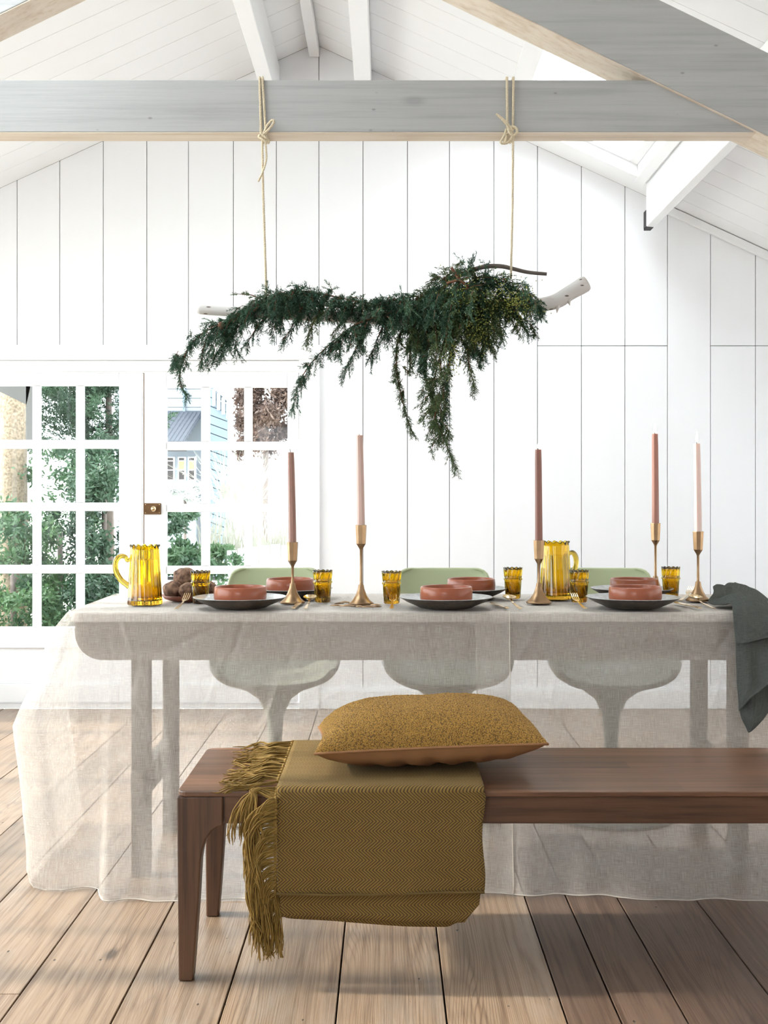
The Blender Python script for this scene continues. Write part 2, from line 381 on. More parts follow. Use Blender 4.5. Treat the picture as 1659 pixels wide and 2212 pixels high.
base = B().box(DOOR_R+.004, XR, WD-.022, WD-.003, .0, .1).box(DOOR_R+.004, XR, WD-.014, WD-.003, .1, .115).obj('baseboard_back', M_trim, None, bevel=.003); base['kind'] = 'structure'
# moulding along the right slope
mo = B().prism([(AX+.05, roofz(AX+.05)-.02), (XR, roofz(XR)-.02), (XR, roofz(XR)-.09), (X_(1440, WD), Z_(470, WD)), (X_(1440, WD), Z_(470, WD)+.03), (AX+.9, roofz(AX+.9)-.03)], WD-.03, WD-.002)
mo = B().prism([(X_(1425, WD), roofz(X_(1425, WD))-.004), (XR-.01, roofz(XR-.01)-.004), (XR-.01, roofz(XR-.01)-.05), (X_(1425, WD), roofz(X_(1425, WD))-.05)], WD-.035, WD-.004).obj('trim_1', M_trim, None, bevel=.004); mo['kind'] = 'structure'
# door surround
tr = structure('trim_2', (0, WD, 0))
SZ = WD-.03
B().box(X_(646, SZ), X_(690.5, SZ), WD-.03, WD+.06, 0, Z_(748, SZ)).obj('architrave', M_trim, tr, bevel=.003)
B().box(X_(-100, SZ), X_(-62, SZ), WD-.03, WD+.06, 0, Z_(748, SZ)).obj('architrave', M_trim, tr, bevel=.003)
B().box(X_(-104, SZ), X_(693, SZ), WD-.034, WD+.06, Z_(778, SZ), Z_(745, SZ)).obj('head_casing', M_trim, tr, bevel=.003)
B().box(X_(-62, SZ), X_(646, SZ), WD-.02, WD+.06, Z_(802, SZ), Z_(778.5, SZ)).obj('head_jamb', M_trim, tr, bevel=.003)
B().box(X_(-62, SZ), X_(646, SZ), WD-.0, WD+.09, 0, .03).obj('threshold', M_trim, tr, bevel=.003)
def door(name, x0, x1, cols, rows, top, lock):
    D = WD-.012; T = .042
    dr = structure(name, (X_((x0+x1)/2, D), D, 0))
    z = lambda p: Z_(p, D); x = lambda p: X_(p, D); zb = .035
    def part(nm, a, b_, p, q, d0=0, d1=T, mat=M_trim): return B().box(x(a), x(b_), D+d0, D+d1, q, p).obj(nm, mat, dr, bevel=.003)
    part('stile', x0, cols[0][0], z(top), zb); part('stile', cols[-1][1], x1, z(top), zb)
    a, b_ = cols[0][0]+.3, cols[-1][1]-.3
    part('rail', a, b_, z(top), z(rows[0][0])); part('rail', a, b_, z(rows[-1][1]), z(1400)); part('rail', a, b_, z(1478), zb)
    part('lower_panel', a, b_, z(1400.5), z(1477.5), .014, .03)
    for (r0, r1), (r2, r3) in zip(rows, rows[1:]): part('glazing_bar', a, b_, z(r1), z(r2), .006, T-.006)
    for (c0, c1), (c2, c3) in zip(cols, cols[1:]):
        for r0, r1 in rows: part('glazing_bar', c1, c2, z(r0+.4), z(r1-.4), .006, T-.006)
    for c0, c1 in cols:
        for r0, r1 in rows: part('pane', c0+.3, c1-.3, z(r0+.3), z(r1-.3), .019, .023, M_glass)
    if lock:
        lk = B().box(x(312), x(348), D-.008, D-.0005, z(1111), z(1087)).obj('lock_plate', M_darkbrass, dr, bevel=.001)
        kb = B().lathe((0, 0, 0), [(.0, 0), (.008, 0), (.006, .012), (.013, .02), (.015, .03), (.01, .038), (0, .04)], 16)
        ko = kb.obj('knob', M_gold, lk, smooth=True); ko.rotation_euler = (PI/2, 0, 0); ko.location = (x(334), D-.008, z(1099)); ko.matrix_parent_inverse.identity()
        for sx in (315, 345):
            for sz in (1090, 1108):
                s_ = B().ell((x(sx), D-.0085, z(sz)), (.003, .002, .003), 8, 5).obj('screw', M_gold, lk, smooth=True)
        B().box(x(x0)-.002, x(x0)+.002, D-.002, D+.002, zb, z(top)).obj('shadow_bead', M_darkbrass, dr)
    return dr
ROWSL = [(833, 950), (969, 1086), (1104, 1221), (1239, 1355)]
ROWSR = [(836, 954), (972, 1089), (1106, 1223), (1240, 1356)]
door('door_1', -60, 307.5, [(-9, 69), (86, 163), (180, 257)], ROWSL, 806, False)
door('door_2', 310.5, 644, [(359, 434), (452, 527), (544, 621)], ROWSR, 805, True)

# floor: every board a plank
floor = structure('floor')
fx = [-.865, -.616, -.376, -.115, .134, .403, .524, .672, .898, 1.15, 1.39, 1.63, 1.89, XR+.0]
q = -.865
left = []
for dx in (.253, .218, .264, .25, .25, .25, .25, .25, .25):
    q -= dx
    if q > XL: left.append(q)
fx = sorted(left)+fx; fx = [XL]+fx
for xa, xb in zip(fx, fx[1:]):
    if xb-xa < .05: continue
    cuts = [FRONT]
    if abs(xb+.865) < .01: cuts += [2.84]
    else: cuts += [R.uniform(.2, 1.6)]
    cuts += [R.uniform(4.6, 5.9) if xb < -1.3 or xb > .9 else 5.45+R.uniform(-.5, .5)] if xa < -1.2 or xa > 1 else []
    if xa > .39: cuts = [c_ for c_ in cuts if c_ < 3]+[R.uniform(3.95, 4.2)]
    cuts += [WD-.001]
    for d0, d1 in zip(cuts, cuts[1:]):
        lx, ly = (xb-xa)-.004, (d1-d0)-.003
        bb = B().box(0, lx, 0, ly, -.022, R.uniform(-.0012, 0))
        o = bb.obj('plank', M_floor2 if xa > .39 and d0 < 3.5 else M_floor, floor, bevel=.0018); o.location = (xa+.002, d0+.0015, 0)  # lighter wood on the back lengths paints in the glare there
B().box(XL-.1, XR+.1, FRONT, WD+.1, -.06, -.023).obj('subfloor', M_gap, floor)

# ceiling: boards run down the slope, one plank per board
ceil = structure('ceiling')
TH = .018
def slope_board(x0, x1, lx=.2):
    n = Vector((SL*(1 if x1 > AX else -1), 0, 1)).normalized()
    p = [(x0, roofz(x0)), (x1, roofz(x1)), (x1+n.x*TH, roofz(x1)+n.z*TH), (x0+n.x*TH, roofz(x0)+n.z*TH)]
    return B().prism(p, .0014, lx-.0014)
SKX0, SKX1, SK0, SK1 = .66, 1.37, WD-.2*10, WD-.2
protos = {}
FS0, FS1, FSL0, FSL1 = WD-.2*20, WD-.2*10, -2.3, -1.0     # added roof light, left slope, out of view, made up to brighten the room
def ceil_plank(key, x0, x1, d):
    if key not in protos: o = slope_board(x0, x1).obj('plank', M_ceil, ceil, bevel=.0012); protos[key] = o
    else: o = protos[key].copy(); sc.collection.objects.link(o)
    o.location = (0, d, 0)
nb = int((WD-FRONT)/.2)
for i in range(nb+1):
    d = WD-.2*(i+1)
    fs = FS0-.01 < d < FS1-.01
    if fs: ceil_plank('LU', AX-.001, FSL1, d); ceil_plank('LL', FSL0, XL-.06, d)
    else: ceil_plank('L', AX-.001, XL-.06, d)
    if SK0-.01 < d < SK1-.01: ceil_plank('RU', AX+.001, SKX0, d); ceil_plank('RL', SKX1, XR+.06, d)
    else: ceil_plank('R', AX+.001, XR+.06, d)
def deck(x0, x1, d0, d1):
    z = lambda x: roofz(x)+TH*1.12
    return ([(x0, z(x0)), (x1, z(x1)), (x1, z(x1)+.08), (x0, z(x0)+.08)], d0, d1)
dk = B()
FRU, FRL = 2*AX-FSL1, 2*AX-FSL0
for a in (deck(XL-.3, AX, FS1, WD+.1), deck(XL-.3, AX, FRONT-.1, FS0), deck(FSL1, AX, FS0, FS1), deck(XL-.3, FSL0, FS0, FS1),
          deck(AX, XR+.3, FRONT-.1, SK0-.005),
          deck(AX, SKX0-.005, SK0-.005, WD+.1), deck(SKX1+.005, XR+.3, SK0-.005, WD+.1), deck(SKX0-.005, SKX1+.005, SK1+.005, WD+.1)):
    dk.prism(*a)
dk.obj('roof_deck', M_gapc, ceil)
# skylight
sk = structure('window_2', ((SKX0+SKX1)/2, (SK0+SK1)/2, roofz(1.0)))
def slab(x0, x1, d0, d1, lo, hi):
    return B().prism([(x0, roofz(x0)+lo), (x1, roofz(x1)+lo), (x1, roofz(x1)+hi), (x0, roofz(x0)+hi)], d0, d1)
slab(SKX0-.05, SKX0+.03, SK0, SK1, -.012, .14).obj('frame_side', M_trim, sk, bevel=.003)
slab(SKX1-.05, SKX1+.0, SK0, SK1, -.012, .14).obj('frame_side', M_trim, sk, bevel=.003)
slab(SKX0+.03, SKX1-.05, SK1-.07, SK1+.03, -.012, .14).obj('frame_end', M_trim, sk, bevel=.003)
slab(SKX0+.03, SKX1-.05, SK0-.03, SK0+.05, -.012, .14).obj('frame_end', M_trim, sk, bevel=.003)
slab(SKX0+.031, SKX0+.07, SK0+.05, SK1-.07, .05, .10).obj('sash', M_trim, sk, bevel=.003)
slab(SKX1-.09, SKX1-.051, SK0+.05, SK1-.07, .05, .10).obj('sash', M_trim, sk, bevel=.003)
slab(SKX0+.07, SKX1-.09, SK1-.11, SK1-.071, .05, .10).obj('sash', M_trim, sk, bevel=.003)
slab(SKX0+.07, SKX1-.09, SK0+.051, SK0+.09, .05, .10).obj('sash', M_trim, sk, bevel=.003)
slab(SKX0+.0705, SKX1-.0905, SK0+.0905, SK1-.1105, .07, .076).obj('pane', M_glass, sk)
for k_, (a_, b_) in enumerate(((FSL0, FSL1),)):
    w_ = structure('window_%d' % (3+k_), ((a_+b_)/2, (FS0+FS1)/2, roofz((a_+b_)/2)))  # unseen roof light, added for the light it lets in
    slab(a_, a_+.05, FS0, FS1, -.012, .14).obj('frame_side', M_trim, w_); slab(b_-.05, b_, FS0, FS1, -.012, .14).obj('frame_side', M_trim, w_)
    slab(a_+.051, b_-.051, FS0, FS0+.05, -.012, .14).obj('frame_end', M_trim, w_); slab(a_+.051, b_-.051, FS1-.05, FS1, -.012, .14).obj('frame_end', M_trim, w_)
    slab(a_+.051, b_-.051, FS0+.051, FS1-.051, .07, .076).obj('pane', M_glass, w_)
wf = structure('wall_front')  # unseen wall; its opening is added and sized for front fill light
B().box(XL-.05, -1.6, FRONT-.08, FRONT-.001, 0, roofz(XL)).box(-.2, XR+.05, FRONT-.08, FRONT-.001, 0, roofz(XR)).box(-1.599, -.201, FRONT-.08, FRONT-.001, 0, .9).box(-1.599, -.201, FRONT-.08, FRONT-.001, 2.0, roofz(XL)).prism([(XL-.05, roofz(XL)+.001), (XR+.05, roofz(XL)+.001), (AX, AZ)], FRONT-.08, FRONT-.001).obj('boarding', M_wall, wf)
# left wall with glazing, right wall
wl = structure('wall_left')
WZ0, WZ1 = .42, 2.26
n = 0
d = FRONT
while d < WD-.01:
    for z0, z1 in ((0, WZ0-.004), (WZ1+.004, roofz(XL))):
        o = B().box(-.02, 0, 0, .2-.003, z0, z1).obj('plank', M_wall, wl, bevel=.0012); o.location = (XL, d, 0)
    d += .2
for a, b_ in ((FRONT, 1.0), (WD-.35, WD-.004)):
    B().box(XL-.02, XL, a, b_-.003, WZ0, WZ1).obj('panel', M_wall, wl)
B().box(XL-.06, XL-.021, FRONT, WD, 0, WZ0-.004).box(XL-.06, XL-.021, FRONT, WD, WZ1+.004, roofz(XL)).obj('backing', M_gapc, wl)
w1 = structure('window_1', (XL, 3.5, WZ0))
B().box(XL-.05, XL+.05, 1.0, WD-.36, WZ0-.0, WZ0+.04).obj('window_sill', M_trim, w1, bevel=.004)
B().box(XL-.05, XL+.02, 1.0, WD-.36, WZ1-.05, WZ1).obj('head', M_trim, w1, bevel=.004)
d = 1.0; k = 0
while d < WD-.36:
    wd = .09 if k % 3 == 0 else .03
    B().box(XL-.045, XL+.01, d, d+wd, WZ0+.041, WZ1-.051).obj('post' if k % 3 == 0 else 'glazing_bar', M_trim, w1, bevel=.003)
    d += .33; k += 1
for zz in (1.0, 1.6):
    B().box(XL-.035, XL-.0, 1.0, WD-.36, zz, zz+.03).obj('cross_bar', M_trim, w1, bevel=.003)
B().box(XL-.02, XL-.016, 1.0, WD-.36, WZ0+.041, WZ1-.051).obj('pane', M_glass, w1)
wr = structure('wall_right')
d = FRONT
while d < WD-.01:
    o = B().box(0, .02, 0, min(.236, WD-.004-d), 0, roofz(XR)).obj('plank', M_wall, wr, bevel=.0012); o.location = (XR, d, 0); d += .24
B().box(XR+.021, XR+.06, FRONT, WD, 0, roofz(XR)).obj('backing', M_gapc, wr)

# purlins, ridge beam, tie beam and truss rafters
def beam(name, label, bb, mat, bev=.004): return tag(bb.obj(name, mat, None, bevel=bev), label, 'beam')
PB = lambda x0, x1, zb, d1=WD-.004: B().box(x0, x1, FRONT, d1, zb, min(roofz(x0), roofz(x1))-.002)
beam('purlin', 'white painted purlin left of the ridge, running towards the back wall', PB(-.665, -.59, 3.30), M_trim)
beam('purlin', 'white painted purlin right of the ridge above the grey beam', PB(-.17, -.085, 3.32), M_trim)
beam('ridge_beam', 'thin white ridge beam under the roof apex', PB(AX-.028, AX+.028, 3.575), M_trim)
pl = thing('purlin', (1.45, 5, 2.65), 'white purlin below the skylight with an iron shoe at its wall end', 'beam')
B().prism([(1.380, 2.601), (1.425, 2.597), (1.46, roofz(1.46)-.004), (1.380, roofz(1.38)-.004)], FRONT, WD-.20).obj('timber', M_trim, pl, bevel=.004)
B().box(1.379, 1.383, WD-.199, WD-.14, 2.60, 2.69).box(1.384, 1.42, WD-.199, WD-.12, 2.597, 2.603).obj('iron_shoe', M_black, pl)
# tie beam (front face painted grey, underside bare)
BD0, BD1 = 3.75, 3.84
zb, zt = Z_(287, BD0), Z_(173, BD0)
tb = thing('tie_beam', (0, BD0, zb), 'long grey painted horizontal tie beam across the room, bare pine underneath', 'beam')
xr_t, xr_b = X_(1412, BD0), X_(1652, BD0)
B().prism([(XL, zb+.003), (xr_b-.01, zb+.003), (xr_t, zt), (XL, zt)], BD0, BD1).obj('timber', M_grey, tb, bevel=.002)
B().prism([(XL, zb), (xr_b+.01, zb), (xr_b-.01, zb+.0028), (XL, zb+.0028)], BD0+.002, BD1-.002).obj('bare_underside', M_bare, tb)
def rafter(sign, label, RD0=3.738, RD1=3.90):
    # lower edge of the right rafter passes (1405,172) in front; mirror for the left
    xa, za = X_(1405, RD0), Z_(172, RD0); sl = .487
    def low(x): return za-sl*(x-xa)
    def pt(x, dz): return (x if sign > 0 else 2*AX-x, low(x)+dz)
    t_ = thing('truss_rafter', (AX, RD0, low(AX)), label, 'beam')
    x0, x1 = AX, XR+.1
    B().prism([pt(x0, .003), pt(x1, .003), pt(x1, .262), pt(x0, .262)], RD0, RD1).obj('timber', M_grey, t_, bevel=.003)
    B().prism([pt(x0, 0), pt(x1, 0), pt(x1, .0028), pt(x0, .0028)], RD0+.002, RD1-.002).obj('bare_underside', M_bare, t_)
rafter(1, 'grey painted truss rafter sloping down at upper right over the tie beam end')
rafter(-1, 'grey painted truss rafter sloping up at the upper left corner')

# ------------------------------------------------------------------ table
TD0, TD1, TX0, TX1, TZ = 3.665, 4.305, -.968, 1.275, .818
tb_ = thing('dining_table', ((TX0+TX1)/2, (TD0+TD1)/2, 0), 'long whitewashed wooden dining table seen through the sheer linen cloths', 'table')
def rrect(x0, x1, y0, y1, r, n=6):
    out = []
    for cx, cy, a0 in ((x1-r, y0+r, -PI/2), (x1-r, y1-r, 0), (x0+r, y1-r, PI/2), (x0+r, y0+r, PI)):
        for i in range(n+1): a = a0+PI/2*i/n; out.append((cx+r*math.cos(a), cy+r*math.sin(a)))
    return out
B().prism(rrect(TX0, TX1, TD0, TD1, .03), TZ-.03, TZ, 'z').obj('tabletop', M_tabletop, tb_, bevel=.003)
az = Z_(1425, TD0+.03); rr = .085
def apron(d0, d1):
    pts = [(TX0+.012, TZ-.031)]
    for i in range(9): a = PI+PI/2*i/8; pts.append((TX0+.012+rr+rr*math.cos(a), az+rr+rr*math.sin(a)))
    for i in range(9): a = -PI/2+PI/2*i/8; pts.append((TX1-.012-rr+rr*math.cos(a), az+rr+rr*math.sin(a)))
    pts.append((TX1-.012, TZ-.031)); return B().prism(pts, d0, d1)
apron(TD0+.02, TD0+.045).obj('apron', M_table, tb_); apron(TD1-.045, TD1-.02).obj('apron', M_table, tb_)
for x in (-.76, 1.085):
    B().box(x-.027, x+.027, 3.70, 3.755, .0, az+.03).obj('leg', M_tleg, tb_, bevel=.003)
    B().box(x-.02, x+.03, 4.18, 4.235, .0, az+.03).obj('leg', M_tleg, tb_, bevel=.003)
    B().box(x-.02, x+.02, 3.66 if x < 0 else 3.76, 4.17, .24, .33).obj('stretcher', M_tleg, tb_, bevel=.003)

# ------------------------------------------------------------------ tablecloths
FL_SIDE = [(0, 0), (.016, .012), (.07, .055), (.155, .085), (.237, .118), (.30, .148), (.35, .168), (.436, .16), (.53, .146), (.66, .13), (.78, .115), (.82, .10)]
FL_FRONT = [(0, 0), (.1, .03), (.3, .22), (.5, .45), (.7, .8), (.82, 1.0)]
def hem_out(x): return lerp_tab([(-1.1, .085), (-.86, .085), (-.83, .16), (-.62, .165), (-.5, .17), (.1, .15), (.25, .11), (.6, .145), (.75, .16), (1.3, .20)], x)
CRS = []
for _ in range(70):
    CRS.append((R.uniform(-1.0, 1.3), R.uniform(.02, .55)**1.0, R.gauss(PI/2, .9), R.uniform(.03, .14), R.choice((-1, 1))*R.uniform(.003, .008)))
def crease(u, h):
    d = 0
    for cx, ch, a, L, am in CRS:
        du, dh = u-cx, h-ch
        if abs(du) > .16 or abs(dh) > .16: continue
        al = du*math.cos(a)+dh*math.sin(a); ac = -du*math.sin(a)+dh*math.cos(a)
        if abs(al) < L: d += am*(1-(al/L)**2)*math.exp(-abs(ac)/.007)
    return d
def cloth(name, label, x0, x1, left_end, right_end, lift, group):
    V = []; UV = []; F = []
    ztop = TZ+.0015+lift; r = .012
    side_len = TD1-TD0
    # perimeter of the skirt
    per = []   # (x, y, nx, ny, s, kind)
    fr = .035; s = 0
    e0, e1 = TX0-.002, TX1+.002; f0 = TD0-.002-lift
    if left_end:
        nseg = 24
        for i in range(nseg): y = TD1+.002-(side_len-fr)*i/nseg; per.append((e0, y, -1, 0, 'L'))
        for i in range(14):
            a = PI+PI/2*i/14; per.append((e0+fr+fr*math.cos(a), f0+fr+fr*math.sin(a), math.cos(a), math.sin(a), 'C'))
        xs_ = e0+fr
    else: xs_ = x0
    xe = e1-fr if right_end else x1
    nf = int((xe-xs_)/.006)
    for i in range(nf+1): per.append((xs_+(xe-xs_)*i/nf, f0, 0, -1, 'F'))
    if right_end:
        for i in range(1, 14):
            a = -PI/2+PI/2*i/14; per.append((e1-fr+fr*math.cos(a), f0+fr+fr*math.sin(a), math.cos(a), math.sin(a), 'C'))
        for i in range(24): per.append((e1, f0+fr+(side_len-fr)*i/23, 1, 0, 'L'))
    rows = 110; H = ztop-.003
    hs = [0, .003, .006, .009, .012]+[.012+(H-.012)*((i+1)/(rows-5)) for i in range(rows-5)]
    n0 = len(V)
    acc = 0; prev = None
    cols = []
    for (x, y, nx, ny, k) in per:
        if prev: acc += math.hypot(x-prev[0], y-prev[1])
        prev = (x, y)
        wf = max(0, -ny)**1.5; ws = abs(nx)**1.5 if k != 'F' else 0
        col = []
        for h in hs:
            rd = r*math.sqrt(max(0, 1-(1-min(h, r)/r)**2))
            out = rd*.6+wf*lerp_tab(FL_FRONT, h)*hem_out(x)+ws*lerp_tab(FL_SIDE, h)
            # pleats and folds grow towards the hem
            kf = max(0, (h-.05)/.77)
            u = x if k != 'L' else x-(y-TD0)*.8
            fold = .010*math.sin(u*17+1.3*math.sin(h*3))+.006*math.sin(u*41+h*4)+.012*mnoise.noise(Vector((u*3.1, h*2.0, 3)))
            fold += .022*math.exp(-((u+.86-.06*h)/.028)**2)-.018*math.exp(-((u+.93-.03*h)/.03)**2)+.014*math.exp(-((u+.70-.12*h)/.02)**2)
            fold += .004*math.exp(-((u-.30)/.012)**2)
            small = .0022*mnoise.noise(Vector((u*14, h*9, 1)))+.0012*mnoise.noise(Vector((u*40, h*22, 2)))
            out += fold*kf*(1 if k != 'L' else .6)+(small+crease(u, h))*min(1, h/.05)
            z = ztop-h
            if z < .012: z = .003+.006*abs(mnoise.noise(Vector((u*9, 0, 5))))
            col.append((x+nx*out, y+ny*out, z))
        cols.append((acc, col))
    for a, col in cols:
        for h, p in zip(hs, col): V.append(p); UV.append((p[0]*.0+a, -h))
    nr = len(hs)
    for i in range(len(cols)-1):
        for j in range(nr-1): F.append((n0+i*nr+j, n0+(i+1)*nr+j, n0+(i+1)*nr+j+1, n0+i*nr+j+1))
    # the top
    n1 = len(V); tx0 = e0 if left_end else x0; tx1 = e1 if right_end else x1
    nx_, ny_ = 120, 28
    for i in range(nx_+1):
        for j in range(ny_+1):
            x = tx0+(tx1-tx0)*i/nx_; y = f0+(TD1+.004-f0)*j/ny_
            # pull rounded corner in
            for cx, on in ((e0+fr, left_end), (e1-fr, right_end)):
                if on and y < f0+fr and ((x < cx) if cx < 0 else (x > cx)):
                    dx, dy = x-cx, y-(f0+fr); m_ = max(abs(dx), abs(dy)); L = math.hypot(dx, dy)
                    if L > 1e-9: x = cx+dx*m_/L; y = f0+fr+dy*m_/L
            edge = min(1, min(x-tx0, tx1-x, y-f0, TD1+.004-y)/.03)
            V.append((x, y, ztop+.0012*max(0, edge)*abs(mnoise.noise(Vector((x*8, y*11, 7)))))); UV.append((x, y))
    for i in range(nx_):
        for j in range(ny_): a = n1+i*(ny_+1)+j; F.append((a, a+ny_+1, a+ny_+2, a+1))
    # short back drop
    n2 = len(V); nbk = 80
    for i in range(nbk+1):
        x = tx0+(tx1-tx0)*i/nbk
        for j in range(7):
            h = .16*j/6; V.append((x, TD1+.004+.012*min(1, h/.02)+.01*math.sin(x*19)*h/.16, ztop-h)); UV.append((x, h))
    for i in range(nbk):
        for j in range(6): a = n2+i*7+j; F.append((a, a+1, a+8, a+7))
    b = B(); b.V = V; b.F = F; b.M = [0]*len(F)
    o = b.obj(name, M_linen, None, smooth=True, uv=UV)
    hem = [c[1][-1] for c in cols[::3]]
    B().tube(hem, .0016, 5).obj('hem', M_hem, o, smooth=True)
    for on, k_ in ((not left_end, 0), (not right_end, -1)):
        if on: B().tube(cols[k_][1][::2], .0013, 5).obj('hem', M_hem, o, smooth=True)
    return tag(o, label, 'tablecloth', group)
XE1, XE0 = X_(1100, TD0), X_(1029, TD0)
cloth('tablecloth', 'sheer natural linen cloth hanging over the left half of the table to the floor', TX0, XE1, True, False, .0022, None)
cloth('tablecloth', 'sheer natural linen cloth under the first one, covering the right half of the table', XE0, TX1, False, True, 0.0, None)
TT = TZ+.0062                            # tabletop level on which things stand

# ------------------------------------------------------------------ chairs
def chair(px_x, rot, label):
    t = thing('tulip_chair', (px_x, 4.46, 0), label, 'chair', 'green shell chairs behind the table')
    rows = []
    path = [(-.23, .505), (-.215, .49), (-.15, .478), (-.05, .47), (.06, .47), (.15, .485), (.205, .53), (.235, .60), (.255, .68), (.275, .77), (.292, .85), (.298, .885), (.30, .897)]
    hw = [.19, .215, .235, .24, .24, .235, .225, .215, .205, .195, .182, .165, .125]
    rise = [.05, .07, .10, .12, .13, .13, .10, .05, .02, .008, .004, -.004, -.012]
    fwd = [0, 0, 0, 0, 0, .0, .02, .05, .06, .055, .045, .04, .03]
    for (y, z), h_, rs, fw in zip(path, hw, rise, fwd):
        row = []
        for j in range(17):
            u = -1+2*j/16
            dip = .010*(1-u*u) if z > .85 else 0
            row.append((h_*math.sin(u*PI/2*.92)/math.sin(PI/2*.92), y-fw*u*u, z+rs*abs(u)**2.6-dip))
        rows.append(row)
    sb_ = B().grid(rows); sb_.M = [1 if f//16 < 7 else 0 for f in range(len(sb_.F))]  # seat takes the greyer base tone, painting in its shade behind the cloth
    s_ = sb_.obj('seat_shell', [M_green, M_chairbase], t, smooth=True, solid=.012, sub=1)
    pr = [(.0, 0), (.24, 0), (.245, .006), (.20, .014), (.08, .028), (.035, .06), (.026, .16), (.026, .28), (.033, .36), (.06, .42), (.11, .456), (.16, .472), (0, .475)]
    b_ = B().lathe((0, 0, 0), pr, 28).obj('pedestal', M_chairbase, t, smooth=True, weld=True)
    for o in (s_, b_): o.matrix_parent_inverse.identity()
    t.rotation_euler.z = rot
    return t
chair(-.415, .08, 'sage green shell chair in front of the glazed door, left end of the table')
chair(.22, 0, 'sage green shell chair behind the middle of the table')
chair(.83, -.08, 'sage green shell chair beside the right-hand amber pitcher')

# ------------------------------------------------------------------ candles and holders
HOLD = []
def holder(px, py_base, py_top, lx, label, clabel, wax, cpy_top, lean, flame_h, hgroup='brass candlesticks', cgroup='taper candles', base_r=.040):
    # py_base: front edge of the foot on the cloth
    D = (CAM_H-TT)*F_PX/(py_base-VY)+base_r*.9
    x = X_(px, D); H = Z_(py_top, D)-TT
    t = thing('candlestick', (x, D, TT), label, 'candle holder', hgroup)
    cup = .062
    b = B().lathe((0, 0, 0), [(0, 0), (base_r, 0), (base_r+.001, .004), (base_r-.002, .007), (base_r*.72, .014), (base_r*.45, .030), (base_r*.26, .050), (.0085, .063), (.0048, .066), (.0044, .075), (.004, (H-cup)*.6), (.0044, H-cup-.018), (.006, H-cup-.014)], 28)
    b.obj('foot', M_brass, t, smooth=True, weld=True).matrix_parent_inverse.identity()
    c = B().lathe((0, 0, 0), [(.0, H-cup-.0139), (.006, H-cup-.0138), (.0145, H-cup), (.0155, H-cup+.002), (.0185, H), (.0145, H), (.0135, H-.03), (0, H-.03)], 8, rot=.25)
    c.obj('cup', M_brass, t, weld=True, bevel=.0006).matrix_parent_inverse.identity()
    z0 = H-.029; z1 = Z_(cpy_top, D)-TT; L = z1-z0
    cn = thing('taper_candle', (x, D, TT+z0), clabel, 'candle', cgroup)
    rows = []
    for i in range(9):
        f = i/8; r = .0132-.0018*f
        off = lean*(f**1.4)
        rows.append([(off+r*math.cos(2*PI*j/8+.25)*(1 if i < 8 else .93), r*math.sin(2*PI*j/8+.25)*(1 if i < 8 else .93), f*L) for j in range(8)])
    rows.append([(lean+.005*math.cos(2*PI*j/8), .005*math.sin(2*PI*j/8), L-.003) for j in range(8)])
    rows.append([(lean, 0, L-.003)]*8); rows.insert(0, [(0, 0, 0)]*8)
    bo = B().grid(rows, True).obj('wax', M_c[wax], cn, weld=True, bevel=.0012); bo.matrix_parent_inverse.identity()
    B().tube([(lean, 0, L-.004), (lean-.001, 0, L+.004), (lean+.003*(1 if wax != 0 else -1), 0, L+.010)], .0009, 6).obj('wick', M_wick, cn).matrix_parent_inverse.identity()
    if flame_h:
        B().lathe((lean, 0, L+.004), [(0, 0), (.0030, flame_h*.12), (.0044, flame_h*.3), (.0036, flame_h*.55), (.0016, flame_h*.82), (0, flame_h)], 12).obj('flame', M_flame, cn, smooth=True).matrix_parent_inverse.identity()
    return t
holder(632, 1305, 1171, 0, 'short aged brass candlestick beside the left place setting, holding a leaning brown candle', 'rose brown candle leaning left in front of the door, burnt out', 0, 977, -.006, 0)
holder(780, 1308, 1134, 0, 'tall brass candlestick standing among the brass leaves', 'pale rose candle, lit, leftmost of the burning ones', 1, 940, -.005, .032)
holder(1164, 1305, 1167, 0, 'short aged brass candlestick in front of the right amber pitcher', 'dark chestnut candle with a small flame, in front of the right pitcher', 2, 971, -.002, .016)
holder(1416, 1286, 1130, 0, 'tall slim brass candlestick rising behind the right-hand terracotta bowls', 'cocoa brown candle, the tallest lit one, behind the right bowls', 3, 937, -.002, .036)
holder(1508, 1300, 1148, 0, 'tall brass candlestick beside the grey green napkin', 'pale blush candle, lit, at the far right', 4, 958, -.004, .036)

# ------------------------------------------------------------------ glassware
def tumbler(px, py_base, label):
    D = (CAM_H-TT)*F_PX/(py_base-VY)+.024
    t = thing('glass_tumbler', (X_(px, D), D, TT), label, 'glass', 'amber ribbed glass tumblers')
    H = .104
    out = [(.0, 0), (.022, 0), (.0245, .003)]+[(.0245+.0035*(i/8), .003+(.062-.003)*i/8) for i in range(1, 9)]+[(.0315, .0645), (.0315, .0675), (.0285, .070)]+[(.0285+.0025*i/5, .070+(H-.070)*i/5) for i in range(1, 6)]
    inn = [(.0285, H)]+[(.0265-.0015*i/5, H-(H-.065)*i/5) for i in range(1, 6)]+[(.0245-.004*i/5, .065-(.065-.016)*i/5) for i in range(1, 6)]+[(.0, .013)]
    no = len(out)
    def mod(a, i, r, z):
        if i == 0 or r < .001: return r, z
        tw = a*1.0+z*14 if z < .062 else a+.87-(z-.062)*9
        am = .05 if i < no else .018
        if .064 < z < .068: am = .02
        zz = z+(.0016*math.cos(12*a) if z > H-.001 else 0)
        return r*(1+am*math.cos(12*tw)), zz
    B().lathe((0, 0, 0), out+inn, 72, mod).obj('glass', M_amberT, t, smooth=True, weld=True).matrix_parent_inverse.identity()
    return t
tumbler(433, 1304, 'amber glass tumbler in front of the bread rolls')
tumbler(697, 1302, 'amber glass tumbler in front of the left chair, right of the short candlestick')
